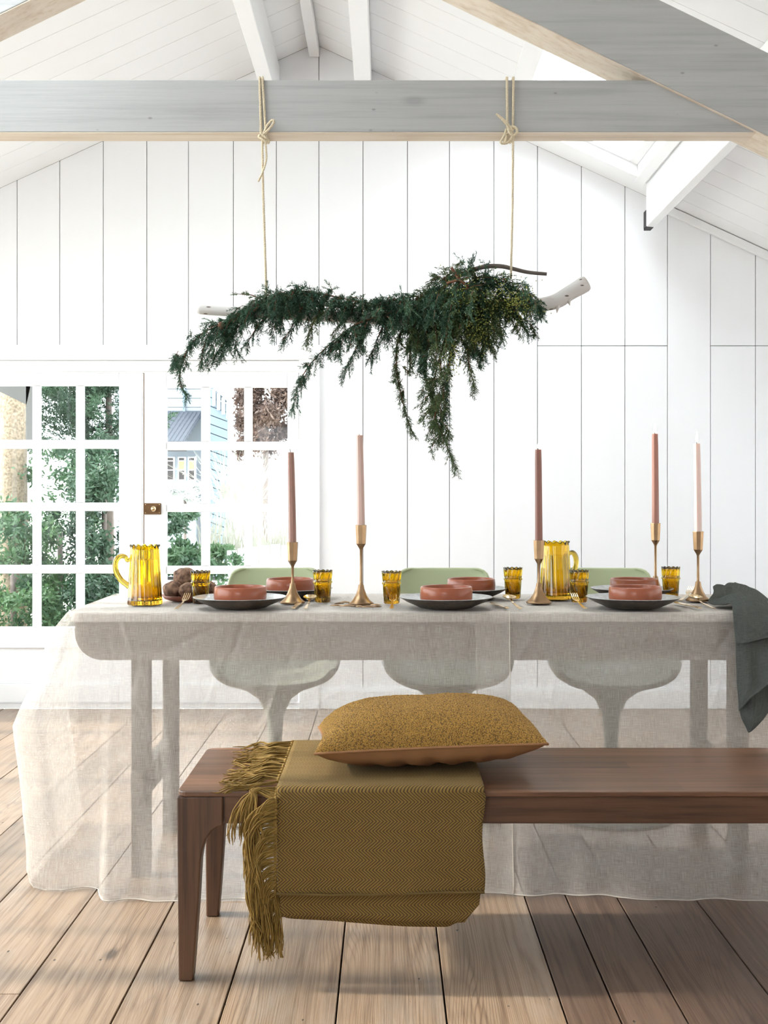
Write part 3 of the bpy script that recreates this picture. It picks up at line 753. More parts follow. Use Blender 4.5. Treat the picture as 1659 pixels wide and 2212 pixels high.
tumbler(846, 1305, 'amber glass tumbler left of the middle front plate')
tumbler(1108, 1294, 'amber glass tumbler left of the dark chestnut candle')
tumbler(1251, 1302, 'amber glass tumbler between the right pitcher and the right front plate')
tumbler(1449, 1292, 'amber glass tumbler between the two right-hand candlesticks')
def pitcher(px, py_base, py_top, side, ang, label):
    rb = .056
    D = (CAM_H-TT)*F_PX/(py_base-VY)+rb*.95
    H = Z_(py_top, D)-TT
    t = thing('glass_pitcher', (X_(px, D), D, TT), label, 'pitcher', 'amber glass pitchers')
    N = 14
    out = [(0, 0), (rb-.004, 0), (rb, .004)]+[(rb-(.011)*(i/14)**.8, .004+(H-.006)*i/14) for i in range(1, 15)]+[(rb-.0085, H)]
    inn = [(rb-.013, H-.001)]+[(rb-.0145-(-.009)*(1-(i/12))*(-1)*1, H-(H-.014)*i/12) for i in range(1, 13)]
    inn = [(rb-.0145, H-.001)]+[(rb-.0145+.009*(i/12), H-(H-.014)*i/12) for i in range(1, 13)]+[(0, .012)]
    no = len(out)
    def mod(a, i, r, z):
        if r < .001: return r, z
        am = .022 if i < no else .010
        zz = z+(.0030*math.cos(N*a) if z > H-.003 else 0)
        return r*(1+am*math.cos(N*(a+z*.6*side))), zz
    B().lathe((0, 0, 0), out+inn, 112, mod).obj('body', M_amber, t, smooth=True, weld=True).matrix_parent_inverse.identity()
    wz = H-.045
    wt = [(0, .0125)]+[(rb-.0065-.009*(i/8), .0145+(wz-.0145)*i/8) for i in range(9)]+[(0, wz)]
    B().lathe((0, 0, 0), wt, 56, lambda a, i, r, z: (r*(1+.006*math.cos(N*a)), z)).obj('water', M_water, t, smooth=True, weld=True, angle=.6).matrix_parent_inverse.identity()
    hx = -(rb-.006)
    hp = cr([(hx+.006, 0, .150), (hx-.006, 0, .140), (hx-.012, 0, .152), (hx-.030, 0, .154), (hx-.044, 0, .136), (hx-.042, 0, .105), (hx-.026, 0, .078), (hx-.006, 0, .062), (hx+.0, 0, .055)], 6)
    n_ = len(hp); rad = [.004+.0052*min(1, i/(n_*.45)) for i in range(n_)]
    hm = B().tube(hp, rad, 12).obj('handle', M_amberH, t, smooth=True); hm.matrix_parent_inverse.identity()
    t.rotation_euler.z = ang
    return t
pitcher(313, 1309, 1178, 1, 0, 'amber glass pitcher with curled handle at the left end of the table')
pitcher(1200, 1297, 1170, 1, math.radians(215), 'amber glass pitcher behind the dark chestnut candle')

# ------------------------------------------------------------------ plates and bowls
def lathe_obj(name, c, prof, mats, n=48, split=None, parent=None, **kw):
    b = B(); b.lathe((0, 0, 0), prof, n)
    if split is not None: b.M = [0 if (f // n) < split else 1 for f in range(len(b.F))]
    o = b.obj(name, mats, parent, smooth=True, weld=True, **kw); o.location = c; return o
def setting(px, py_foot, bpx, r, where, k):
    D = (CAM_H-TT)*F_PX/(py_foot-VY)+.075
    x = X_(px, D); s = r/.148
    prof = [(0, .002), (.074*s, 0), (.084*s, .001), (.094*s, .006), (.122*s, .018), (.145*s, .031), (.148*s, .0335), (.1455*s, .0345), (.12*s, .0235), (.105*s, .019), (.097*s, .0168), (0, .0155)]
    o = lathe_obj('dinner_plate', (x, D, TT), prof, [M_plateB, M_plateT], 64, 6)
    tag(o, 'large grey glazed plate with dark underside, '+where, 'plate', 'stoneware dinner plates')
    xb = X_(bpx, D)
    rb = .0815; hb = .049
    bp = [(0, 0), (.073, 0), (.0785, .003), (rb, .012), (rb+.0005, .03), (rb-.001, hb-.003), (rb-.004, hb), (rb-.008, hb-.002), (rb-.0095, .03), (rb-.012, .012), (.06, .0075), (0, .007)]
    o = lathe_obj('serving_bowl', (xb, D, TT+.0172), bp, M_terra, 56)
    tag(o, 'straight sided terracotta bowl on the plate, '+where, 'bowl', 'terracotta bowls on the plates')
setting(518, 1317, 519, .146, 'nearest setting on the left', 0)
setting(963, 1317, 964, .146, 'nearest setting in the middle', 1)
setting(1367, 1317, 1372, .146, 'nearest setting on the right', 2)
setting(630, 1295.5, 627, .140, 'far setting behind the short left candlestick', 3)
setting(1008, 1295.5, 1018, .140, 'far setting before the middle chair', 4)
setting(1365, 1295.5, 1370, .140, 'far setting on the right, half hidden', 5)

# bread on a wooden plate
D0 = 4.02
lathe_obj('wooden_plate', (X_(413, D0), D0, TT), [(0, 0), (.07, 0), (.088, .006), (.098, .018), (.094, .019), (.08, .010), (0, .008)], plain('red_brown_wood', rgb(120, 62, 40), .5, .15, 12), 40)
tag(bpy.data.objects['wooden_plate'], 'shallow red brown wooden plate under the bread rolls', 'plate')
for i, (px, py, d, r, lab) in enumerate([(376, 1279, 3.99, .034, 'dark crusty bread roll at the left of the pile'), (409, 1278, 3.97, .033, 'crusty bread roll at the front of the pile'), (401, 1249, 4.02, .040, 'largest crusty bread roll on top of the pile'),
                                     (448, 1277, 4.03, .032, 'crusty bread roll behind the left tumbler'), (425, 1262, 4.07, .033, 'crusty bread roll at the back of the pile'), (385, 1270, 4.08, .03, 'crusty bread roll hidden low behind the pile')]):
    p = P(px, py, d); rz = r*.86
    p.z = max(p.z, TT+.0105+rz*.9)
    b = B(); b.ell(p, (r*1.08, r, rz), 40, 26, .13, i*3.7)
    b.V = [tuple(Vector(v)+(Vector(v)-p).normalized()*.0018*mnoise.noise(Vector(v)*90)) for v in b.V]
    tag(b.obj('bread_roll', M_bread, None, smooth=True, weld=True), lab, 'bread', 'crusty bread rolls')

# ------------------------------------------------------------------ cutlery
def place_flat(b, name, p0, p1, lift, label, cat, group, mat=M_gold):
    o = b.obj(name, mat, None, bevel=.0005, smooth=False)
    d = Vector((p1[0]-p0[0], p1[1]-p0[1], 0)); o.location = (p0[0], p0[1], TT+.0012)
    o.rotation_euler = (lift, 0, math.atan2(d.y, d.x)-PI/2); return tag(o, label, cat, group)
def strip(path, widths, th, b=None, x0=0):
    b = b or B(); V = []; n = len(path)
    for (y, z), w_ in zip(path, widths): V += [(x0-w_/2, y, z), (x0+w_/2, y, z), (x0+w_/2, y, z+th), (x0-w_/2, y, z+th)]
    F = [(0, 1, 2, 3)[::-1], tuple(range(4*n-4, 4*n))]
    for i in range(n-1):
        for j in range(4): F.append((4*i+j, 4*i+(j+1) % 4, 4*i+4+(j+1) % 4, 4*i+4+j))
    return b.add(V, F)
def fork_mesh(L=.185):
    b = strip([(0, .001), (L*.15, .001), (L*.5, .003), (L*.64, .006), (L*.70, .008), (L*.76, .008)], [.013, .011, .006, .006, .018, .022], .0022)
    for k in range(4): strip([(L*.76, .008), (L*.88, .013), (L, .022)], [.0036, .0034, .002], .002, b, (k-1.5)*.0061)
    return b
def knife_mesh(L=.2): return strip([(0, .001), (L*.1, .001), (L*.42, .001), (L*.46, .001), (L*.8, .001), (L*.95, .001), (L, .001)], [.012, .014, .010, .016, .018, .012, .003], .003)
def spoon_mesh(L=.18):
    b = strip([(0, .001), (L*.15, .001), (L*.55, .003), (L*.74, .009)], [.012, .010, .005, .005], .002)
    rows = []
    for i in range(7):
        t = i/6; rows.append([(.021*t*math.cos(a), L*.86+.030*t*math.sin(a), .017+.002*math.sin(a)*t-.010*(1-t*t)) for a in [2*PI*j/18 for j in range(18)]])
    n = len(b.V); b.grid(rows, True); rows2 = [[(x, y, z-.0015) for x, y, z in r] for r in rows]; b.grid(rows2, True); return b
GP = lambda px, D: (X_(px, D), D)
for px0, d0, px1, d1, lab in ((381, 3.69, 404, 3.86, 'gold fork left of the left front plate'), (846, 3.69, 849, 3.86, 'gold fork left of the middle front plate'), (1264, 3.69, 1241, 3.86, 'gold fork left of the right front plate'), (1470, 3.98, 1493, 4.14, 'dark toned gold fork behind the far right candlestick')):
    place_flat(fork_mesh(), 'fork', GP(px0, d0), GP(px1, d1), .06, lab, 'fork', 'gold forks')
for px0, d0, px1, d1, lab in ((634, 3.70, 646, 3.86, 'gold table knife right of the left front plate'), (1096, 3.70, 1066, 3.86, 'gold table knife right of the middle front plate'), (1512, 3.71, 1466, 3.87, 'gold table knife right of the right front plate')):
    place_flat(knife_mesh(), 'table_knife', GP(px0, d0), GP(px1, d1), 0, lab, 'knife', 'gold knives')
for px0, d0, px1, d1, lab in ((660, 3.69, 670, 3.85, 'gold spoon right of the left front plate'), (1124, 3.69, 1098, 3.86, 'gold spoon right of the middle front plate'), (1543, 3.70, 1500, 3.86, 'gold spoon beside the far right candlestick')):
    place_flat(spoon_mesh(), 'spoon', GP(px0, d0), GP(px1, d1), .06, lab, 'spoon', 'gold spoons')
# string of brass leaves
lf = thing('leaf_ornament', (X_(768, 3.77), 3.77, TT), 'flat ornament of overlapping brass leaves at the foot of the tall candlestick', 'ornament')
for i, (px, d, a, l) in enumerate([(727, 3.77, .1, .020), (733, 3.83, .5, .017), (750, 3.73, -.1, .026), (762, 3.80, .15, .026), (775, 3.73, 0, .012), (787, 3.80, -.1, .026), (796, 3.73, .1, .025), (811, 3.78, -.35, .018), (745, 3.86, .1, .018), (815, 3.73, .2, .014), (772, 3.87, 0, .02)]):
    rows = []
    for t in range(7):
        u = -1+2*t/6; w_ = .009*math.sqrt(max(0, 1-u*u))+.0003
        rows.append([(l*u, w_*v, .0035+.0035*(1-v*v)*(1-u*u)+.0012*(i % 3)) for v in (-1, -.5, 0, .5, 1)])
    o = B().grid(rows).obj('leaf', M_darkbrass if i % 4 == 1 else M_brass, lf, smooth=True, solid=.0015); o.matrix_parent_inverse.identity()
    o.location = (X_(px, d)-lf.location.x, d-3.77, .001); o.rotation_euler.z = a

# ------------------------------------------------------------------ napkin
def sheet(b, rows, uvs, amp=.004, seed=0):
    R1 = [cr([P(*p) for p in r], 10) for r in rows]
    G = list(zip(*[cr(list(c), 8) for c in zip(*R1)])); nr, nc = len(G), len(G[0])
    out = []
    for i in range(nr):
        row = []
        for j in range(nc):
            p = G[i][j]; du = G[i][min(j+1, nc-1)]-G[i][max(j-1, 0)]; dv = G[min(i+1, nr-1)][j]-G[max(i-1, 0)][j]
            nm = du.cross(dv); nm = nm.normalized() if nm.length > 1e-12 else Vector((0, -1, 0))
            if nm.y > 0: nm = -nm
            q = Vector((p.x*9+p.y*6, p.z*5, seed)); rid = 1-abs(mnoise.noise(q*1.6))*4
            d = amp*(mnoise.noise(q)*1.2+max(0, rid)*.8-.3+.35*mnoise.noise(q*4))
            row.append(p+nm*max(-.001, d)); uvs.append((j*.006, i*.0045))
        out.append(row)
    b.grid(out)
nb_ = B(); nuv = []
sheet(nb_, [
 [(1562, 1288, 4.14), (1585, 1284, 4.16), (1625, 1286, 4.16), (1665, 1304, 4.14), (1710, 1350, 4.08), (1740, 1420, 4.05)],
 [(1565, 1266, 4.06), (1580, 1259, 4.08), (1612, 1266, 4.08), (1655, 1292, 4.07), (1705, 1345, 4.0), (1745, 1430, 3.98)],
 [(1556, 1272, 4.00), (1572, 1268, 4.00), (1606, 1278, 4.00), (1655, 1304, 3.98), (1710, 1352, 3.9), (1750, 1440, 3.88)],
 [(1541, 1267, 3.92), (1552, 1264, 3.93), (1590, 1274, 3.94), (1650, 1302, 3.92), (1712, 1352, 3.8), (1755, 1450, 3.78)],
 [(1540, 1282, 3.87), (1556, 1288, 3.87), (1590, 1292, 3.88), (1648, 1308, 3.87), (1713, 1352, 3.76), (1758, 1450, 3.74)],
 [(1530, 1301, 3.82), (1552, 1296, 3.82), (1576, 1284, 3.83), (1625, 1283, 3.84), (1714, 1350, 3.72), (1760, 1450, 3.7)],
 [(1545, 1307, 3.765), (1566, 1304, 3.75), (1590, 1294, 3.74), (1640, 1296, 3.73), (1716, 1350, 3.66), (1765, 1450, 3.64)],
 [(1578, 1304, 3.69), (1588, 1304, 3.67), (1604, 1304, 3.655), (1645, 1312, 3.64), (1716, 1352, 3.62), (1768, 1452, 3.61)],
 [(1583, 1322, 3.628), (1596, 1318, 3.625), (1618, 1318, 3.622), (1655, 1326, 3.62), (1716, 1358, 3.60), (1765, 1456, 3.6)],
 [(1585, 1350, 3.612), (1600, 1350, 3.605), (1625, 1348, 3.60), (1660, 1350, 3.60), (1716, 1370, 3.58), (1765, 1460, 3.59)],
 [(1588, 1376, 3.605), (1605, 1376, 3.595), (1630, 1372, 3.59), (1665, 1370, 3.59), (1716, 1380, 3.57), (1765, 1464, 3.58)],
 [(1590, 1390, 3.60), (1610, 1389, 3.59), (1636, 1383, 3.585), (1668, 1378, 3.585), (1716, 1384, 3.57), (1765, 1466, 3.58)]], nuv)
sheet(nb_, [
 [(1588, 1345, 3.628), (1610, 1345, 3.622), (1640, 1345, 3.618), (1680, 1350, 3.615), (1730, 1370, 3.61)],
 [(1589, 1390, 3.622), (1612, 1390, 3.61), (1640, 1390, 3.606), (1680, 1392, 3.60), (1730, 1400, 3.60)],
 [(1590, 1430, 3.610), (1614, 1428, 3.595), (1640, 1425, 3.598), (1680, 1420, 3.585), (1730, 1415, 3.60)],
 [(1592, 1475, 3.600), (1616, 1468, 3.578), (1642, 1456, 3.588), (1680, 1440, 3.572), (1730, 1425, 3.60)],
 [(1595, 1512, 3.592), (1616, 1496, 3.568), (1644, 1476, 3.575), (1680, 1452, 3.565), (1730, 1432, 3.60)],
 [(1597, 1536, 3.590), (1618, 1512, 3.560), (1648, 1488, 3.565), (1682, 1462, 3.560), (1730, 1438, 3.60)]], nuv)
sheet(nb_, [
 [(1594, 1470, 3.612), (1625, 1465, 3.60), (1660, 1450, 3.60), (1700, 1440, 3.60)],
 [(1596, 1520, 3.602), (1625, 1510, 3.59), (1660, 1495, 3.59), (1700, 1475, 3.59)],
 [(1601, 1548, 3.592), (1622, 1545, 3.58), (1652, 1530, 3.58), (1690, 1500, 3.58)],
 [(1609, 1566, 3.586), (1621, 1568, 3.575), (1642, 1556, 3.575), (1668, 1528, 3.575)],
 [(1616, 1581, 3.580), (1620, 1582, 3.575), (1632, 1571, 3.575), (1650, 1552, 3.575)]], nuv)
nv = len(nb_.V)
nap = nb_.obj('napkin', M_nap, None, smooth=True, solid=.0020, uv=nuv)
tag(nap, 'crumpled grey green linen cloth draped over the right end of the table', 'napkin')

# ------------------------------------------------------------------ bench
BX0, BX1, BD0_, BD1_, BZ = -.508, 1.55, 2.907, 3.41, .46
bn = thing('bench', ((BX0+BX1)/2, 3.15, 0), 'long walnut bench with curved leg brackets in front of the table', 'bench')
B().prism(rrect(BX0, BX1, BD0_, BD1_, .028), BZ-.013, BZ, 'z').obj('seat', M_walnutTop, bn, bevel=.003)
def S(px): return (px-VX)*2.915/F_PX
def zz(py): return Z_(py, 2.915)
def leg(mirror, d0, d1):
    pts = [(382.5, 1716.5), (386, 2131), (416, 2131), (421, 2060), (429, 1950), (434, 1860), (438, 1835), (446, 1812), (458, 1795), (470, 1787), (482, 1784), (482, 1716.5)]
    V = [(S(x), max(0, zz(y))) for x, y in pts]
    V[0] = (V[0][0], BZ-.0135); V[-1] = (V[-1][0], BZ-.0135)
    V[1] = (V[1][0], 0); V[2] = (V[2][0], 0)
    if mirror: V = [(BX0+BX1-x, z) for x, z in V]
    return B().prism(V, d0, d1).obj('leg', M_walnutZ, bn, bevel=.004)
for m_ in (0, 1): leg(m_, 2.911, 2.957); leg(m_, 3.355, 3.40)
zap = zz(1780)
B().box(S(484), BX0+BX1-S(484), 2.918, 2.94, zap, BZ-.014).obj('apron', M_walnut, bn, bevel=.002)
B().box(S(484), BX0+BX1-S(484), 3.37, 3.39, zap, BZ-.014).obj('apron', M_walnut, bn, bevel=.002)
B().box(BX0+.012, BX0+.034, 2.96, 3.352, zap, BZ-.014).obj('apron', M_walnut, bn, bevel=.002)

# ------------------------------------------------------------------ throw with fringe
TH0, TH1 = -.263, .232
th = thing('throw_blanket', (0, 2.9, .46), 'folded olive herringbone throw with knotted fringe hanging over the bench front', 'blanket')
tb2 = B(); tuv = []
def drape(x0, x1, ztop, dfront, zbot, skew, back, v0):
    path = []
    n1 = 26
    for i in range(n1+1): path.append((back+(dfront+.012-back)*i/n1, ztop))
    for i in range(1, 7): a = PI/2*i/6; path.append((dfront+.012-.012*math.sin(a), ztop-.012*(1-math.cos(a))))
    n2 = 30
    base_n = len(tb2.V); nx = 44; L = 0; rows = []
    for i, (d, z) in enumerate(path):
        rows.append([(d, z, 0)]*(nx+1))
    for i in range(1, n2+1): rows.append([(dfront, None, i/n2)]*(nx+1))
    Lh = ztop-.012
    for ri, row in enumerate(rows):
        for j in range(nx+1):
            u = j/nx; x = x0+(x1-x0)*u; d, z, t = row[j]
            zb_ = zbot(u) if callable(zbot) else zbot
            if z is None:
                z = Lh-(Lh-zb_)*t
                d = d-.004*t*math.sin(x*19+1)-.003*mnoise.noise(Vector((x*9, z*7, v0)))-.006*t
                xx = x+skew*t*(u-.5)+.004*math.sin(z*30)*(1 if u > .9 else 0)
                v = (Lh-z)
            else:
                z = z+.0012*abs(mnoise.noise(Vector((x*12, d*9, v0)))); xx = x; v = -(d-dfront)
            tb2.V.append((xx, d, z)); tuv.append((x, v+v0))
    nc = nx+1
    for i in range(len(rows)-1):
        for j in range(nx): tb2.F.append((base_n+i*nc+j, base_n+i*nc+j+1, base_n+(i+1)*nc+j+1, base_n+(i+1)*nc+j)); tb2.M.append(0)
drape(TH0, TH1, .4795, 2.872, lambda u: .226-.003*math.sin(u*5), -.004, 3.41, 0.0)
drape(TH0+.006, TH1-.008, .4735, 2.881, lambda u: .170-.018*u+(.045*max(0, (u-.93)/.07)), -.004, 3.405, .013)
drape(TH0+.01, TH1-.02, .4675, 2.890, lambda u: .165-.027*u**.7+(.03*max(0, (u-.86)/.14)**1.5), -.02, 3.40, .027)
tb2.obj('blanket', M_throw, th, smooth=True, solid=.0036, uv=tuv)
hemp = [Vector((TH0+(TH1-TH0)*i/30, 2.862-.002*math.sin(i), .228-.003*math.sin(i/30*5))) for i in range(31)]
B().tube(hemp, .0035, 8).obj('hem', M_throw, th, smooth=True)
def tassel(path, n=13, r=.0016, knot=True):
    b = B(); pts = cr(path, 5); m_ = len(pts)
    for k in range(n):
        ph = R.uniform(0, 2*PI); sp = R.uniform(.3, 1)*.0075; fr = R.uniform(.6, 1.4); cut = R.randint(max(3, m_-6), m_)
        q = []
        for i in range(cut):
            t = i/m_; s_ = sp*(.35+1.0*min(1, t*2))
            off = Vector((math.cos(ph+t*fr*2)*s_, math.sin(ph+t*fr*2.3)*s_*.8, math.sin(ph*2+t*3)*s_))
            wob = Vector((mnoise.noise(Vector((ph, t*5, 0))), mnoise.noise(Vector((ph, t*5, 4))), mnoise.noise(Vector((ph, t*5, 8)))))*.014*t
            q.append(pts[i]+off+wob*Vector((1, .5, 1)).normalized().length)
        b.tube(q, [r]*(len(q)-1)+[r*.5], 4, cap=False)
    if knot: b.ell(pts[0]+Vector((-.002, 0, 0)), (.0055, .0055, .005), 8, 5)
    o = b.obj('tassel', M_fringe, th, smooth=True)
for i in range(17):                    # lying on the seat
    f = i/16; d = 3.40-.47*f; L = R.uniform(.13, .155)
    z = .475; x = TH0-.001; a = R.uniform(-.02, .02)
    tassel([(x, d, z+.004), (x-L*.3, d-.008+a, z+.003), (x-L*.65, d-.018-a, .4685), (x-L, d-.030+a, .4675)])
for i in range(5):                     # tumbling over the front edge
    x = TH0-.001; d = 2.90-.008*i; z = .47-.006*i
    tassel([(x, d, z), (x-.035-.005*i, 2.89, .468), (x-.075+.006*i, 2.872, .45), (x-.10+.012*i, 2.868, .40), (x-.105+.015*i, 2.87, .345-.01*i)])
for i in range(26):                    # hanging from the front edge of the throw
    f = i/25; z = .452-.222*f; x = TH0-.001; L = R.uniform(.15, .19); o_ = R.uniform(.018, .05)+.018*(1-f)
    dd = 2.866-R.uniform(0, .012)
    tassel([(x, 2.869, z), (x-o_*.6, dd, z-.006), (x-o_-.008, dd, z-.045), (x-o_-R.uniform(-.004, .014), dd+.002, z-L*.6), (x-o_-R.uniform(-.012, .018), dd, z-L)])
for i in range(9):                     # from the folded layers underneath
    f = i/8; z = .235-.07*f; x = TH0+.004; o_ = R.uniform(-.012, .04)
    tassel([(x, 2.885, z), (x-o_*.5-.005, 2.878, z-.02), (x-o_, 2.876, z-.08), (x-o_-R.uniform(-.01, .01), 2.876, max(.075, z-.15))], 12)

# ------------------------------------------------------------------ cushion
cu = thing('cushion', (.1, 3.16, .48), 'mustard boucle cushion lying on the throw and bench', 'cushion')
def pillow(half, mat, name, nu, nv, disp):
    V = []; hx, hy = .288, .205
    rows = []
    for i in range(nv+1):
        row = []
        for j in range(nu+1):
            u = -1+2*j/nu; v = -1+2*i/nv
            # pinched sides
            px_ = hx*u*(1-.07*(1-u*u)*0-.045*(1-v*v)*abs(u)**6*0-.06*(1-v*v)*abs(u)**3*1.0)
            py_ = hy*v*(1-.07*(1-u*u)*abs(v)**3)
            prof = (max(0, 1-abs(u)**3.4)*max(0, 1-abs(v)**3.0))**.5
            up = .098 if half > 0 else -.060
            z = up*prof
            edge = min(1-abs(u), 1-abs(v))
            p = Vector((px_, py_, z))
            if disp:
                q = p*120; dist = mnoise.voronoi(q, distance_metric='DISTANCE')[0][0]
                z += disp*(1-min(1, dist*1.4))*1.0+.004*mnoise.noise(p*14)
            else:
                z += (.0045*math.sin(u*23+2*math.sin(v*5))*(1-abs(u))+.004*mnoise.noise(Vector((u*9, v*5, 2))))*min(1, edge*6)
            row.append((px_, py_, z))
        rows.append(row)
    o = B().grid(rows).obj(name, mat, cu, smooth=True); o.matrix_parent_inverse.identity(); return o
pillow(1, M_boucle, 'boucle_front', 230, 160, .0035); pillow(-1, M_pback, 'cotton_back', 60, 40, 0)
pp = []
for k in range(81):
    a = 2*PI*k/80; c_, s_ = math.cos(a), math.sin(a); m_ = max(abs(c_), abs(s_)); u, v = c_/m_, s_/m_
    pp.append((.288*u*(1-.06*(1-v*v)*abs(u)**3), .205*v*(1-.07*(1-u*u)*abs(v)**3), .0))
B().tube(pp, .0035, 8).obj('seam', M_pback, cu, smooth=True).matrix_parent_inverse.identity()
cu.location = (.103, 3.165, .5445); cu.rotation_euler = (-.035, -.035, .035)

# ------------------------------------------------------------------ ropes
def rope(b, pts, r=.0042, n=4):
    pts = cr(pts, n); m_ = len(pts)
    L = 0; acc = [0]
    for a, c in zip(pts, pts[1:]): L += (c-a).length; acc.append(L)
    # resample densely and twist three strands
    N = max(6, int(L/.004)); res = []
    j = 0
    for i in range(N+1):
        t = L*i/N
        while j < m_-2 and acc[j+1] < t: j += 1
        f = (t-acc[j])/max(1e-9, acc[j+1]-acc[j]); res.append(pts[j].lerp(pts[j+1], min(1, f)))
    for k in range(3):
        q = []
        for i, p in enumerate(res):
            t = (res[min(i+1, N)]-res[max(i-1, 0)]).normalized(); a = t.orthogonal().normalized()
            if i: a = (prev-t*prev.dot(t)).normalized()
            prev = a; c = t.cross(a); ang = 2*PI*(i/N*L/.022+k/3)
            q.append(p+(a*math.cos(ang)+c*math.sin(ang))*r*.45)
        b.tube(q, r*.58, 5)
    return b
FD, BKD = BD0-.005, BD1+.005
zt_ = zt+.005
r1 = B()
for pxa, pxb in ((561, 564), (567, 574)):
    a = P(pxa, 173, FD); b_ = P(pxb, 285, FD)
    rope(r1, [P(pxb, 292, FD+.002), b_, P((pxa+pxb)/2, 230, FD), Vector((a.x, FD, zt_-.004)), Vector((a.x, FD+.008, zt_)), Vector((a.x-.004, BKD-.008, zt_)), Vector((a.x-.004, BKD, zt_-.01)), Vector((a.x+.002, BKD, zb+.02)), Vector((b_.x, BKD-.01, zb-.006)), Vector((b_.x, FD+.01, zb-.006))])
rope(r1, [P(568, 292, FD-.006), P(578, 270, FD-.010), P(589, 259, FD-.014), P(591, 266, FD-.014), P(580, 280, FD-.010), P(569, 290, FD-.008)])
rope(r1, [P(562, 288, FD-.008), P(572, 296, FD-.014), P(581, 303, FD-.004), P(578, 309, FD-.006), P(566, 300, FD-.01), P(558, 296, FD-.004), P(563, 290, FD-.012)])
rope(r1, [P(572, 297, FD-.006), P(575, 325, FD), P(575, 345, FD), P(568, 370, FD-.004), P(558, 392, FD-.004)], .0036)
GD = 3.80
rope(r1, [P(567, 296, FD-.002), P(567, 330, FD), P(568, 400, FD+.01), P(573, 560, FD+.03), P(575, 628, GD), P(576, 672, GD)])
tag(r1.obj('jute_rope', M_rope, None, smooth=True), 'jute rope tied in a bow round the grey beam, left of the two', 'rope', 'ropes holding the branch')
r2 = B()
for pxa, pxb in ((1095, 1096), (1109, 1108)):
    a = P(pxa, 173, FD); b_ = P(pxb, 272, FD)
    rope(r2, [P(pxb+2, 280, FD-.002), b_, P((pxa+pxb)/2, 230, FD), Vector((a.x, FD, zt_-.004)), Vector((a.x, FD+.008, zt_)), Vector((a.x-.005, BKD-.008, zt_)), Vector((a.x-.004, BKD, zt_-.01)), Vector((a.x, BKD, zb+.02)), Vector((b_.x, BKD-.01, zb-.006)), Vector((b_.x, FD+.01, zb-.006))])
for dx in (0, 4): rope(r2, [P(1104+dx, 284, FD-.010), P(1092+dx, 266, FD-.014), P(1072+dx, 246+dx*.6, FD-.016)], .0036)
rope(r2, [P(1096, 275, FD-.008), P(1112, 274, FD-.014), P(1117, 285, FD-.012), P(1108, 293, FD-.010), P(1100, 286, FD-.014), P(1098, 277, FD-.01)])
rope(r2, [P(1094, 278, FD-.006), P(1088, 296, FD-.010), P(1081, 308, FD-.008), P(1095, 309, FD-.004), P(1106, 296, FD-.008), P(1104, 284, FD-.012)])
rope(r2, [P(1108, 290, FD-.002), P(1108, 330, FD), P(1107, 450, FD+.02), P(1104, 578, GD-.02), P(1104, 600, GD)])
tag(r2.obj('jute_rope', M_rope, None, smooth=True), 'jute rope knotted round the grey beam with short frayed ends, right of the two', 'rope', 'ropes holding the branch')

# ------------------------------------------------------------------ hanging branch and juniper
bp_ = cr([P(427, 668, GD), P(480, 672, GD), P(600, 678, GD), P(727, 684, GD), P(880, 689, GD), P(990, 676, GD), P(1090, 660, GD), P(1150, 660, GD), P(1198, 652, GD), P(1232, 632, GD), P(1268, 611, GD)], 8)
nn = len(bp_); rad = [(.0145+.0112*(i/nn)+.0006*math.sin(i*.5))*(1 if 0 < i < nn-1 else .88) for i in range(nn)]
bb = B().tube(bp_, rad, 14)
for (px, py, dx, dy) in ((1205, 668, -2, 8), (1172, 672, 6, 6), (1228, 655, 3, 5)):
    p = P(px, py-8, GD-.01); bb.tube([p, P(px+dx, py+dy, GD-.015)], [.009, .001], 7)
br = bb.obj('birch_branch', M_birch, None, smooth=True)
tag(br, 'white birch branch hanging horizontally from the two ropes', 'branch')
tw = cr([P(960, 606, GD), P(1000, 592, GD), P(1042, 577, GD-.01), P(1080, 575, GD-.01), P(1110, 581, GD-.01), P(1140, 588, GD-.01), P(1181, 592, GD-.01)], 5)
tag(B().tube(tw, [.0085-.003*i/len(tw) for i in range(len(tw))], 9).obj('grey_twig', M_twig, None, smooth=True), 'bare grey twig sticking out right of the juniper', 'twig')

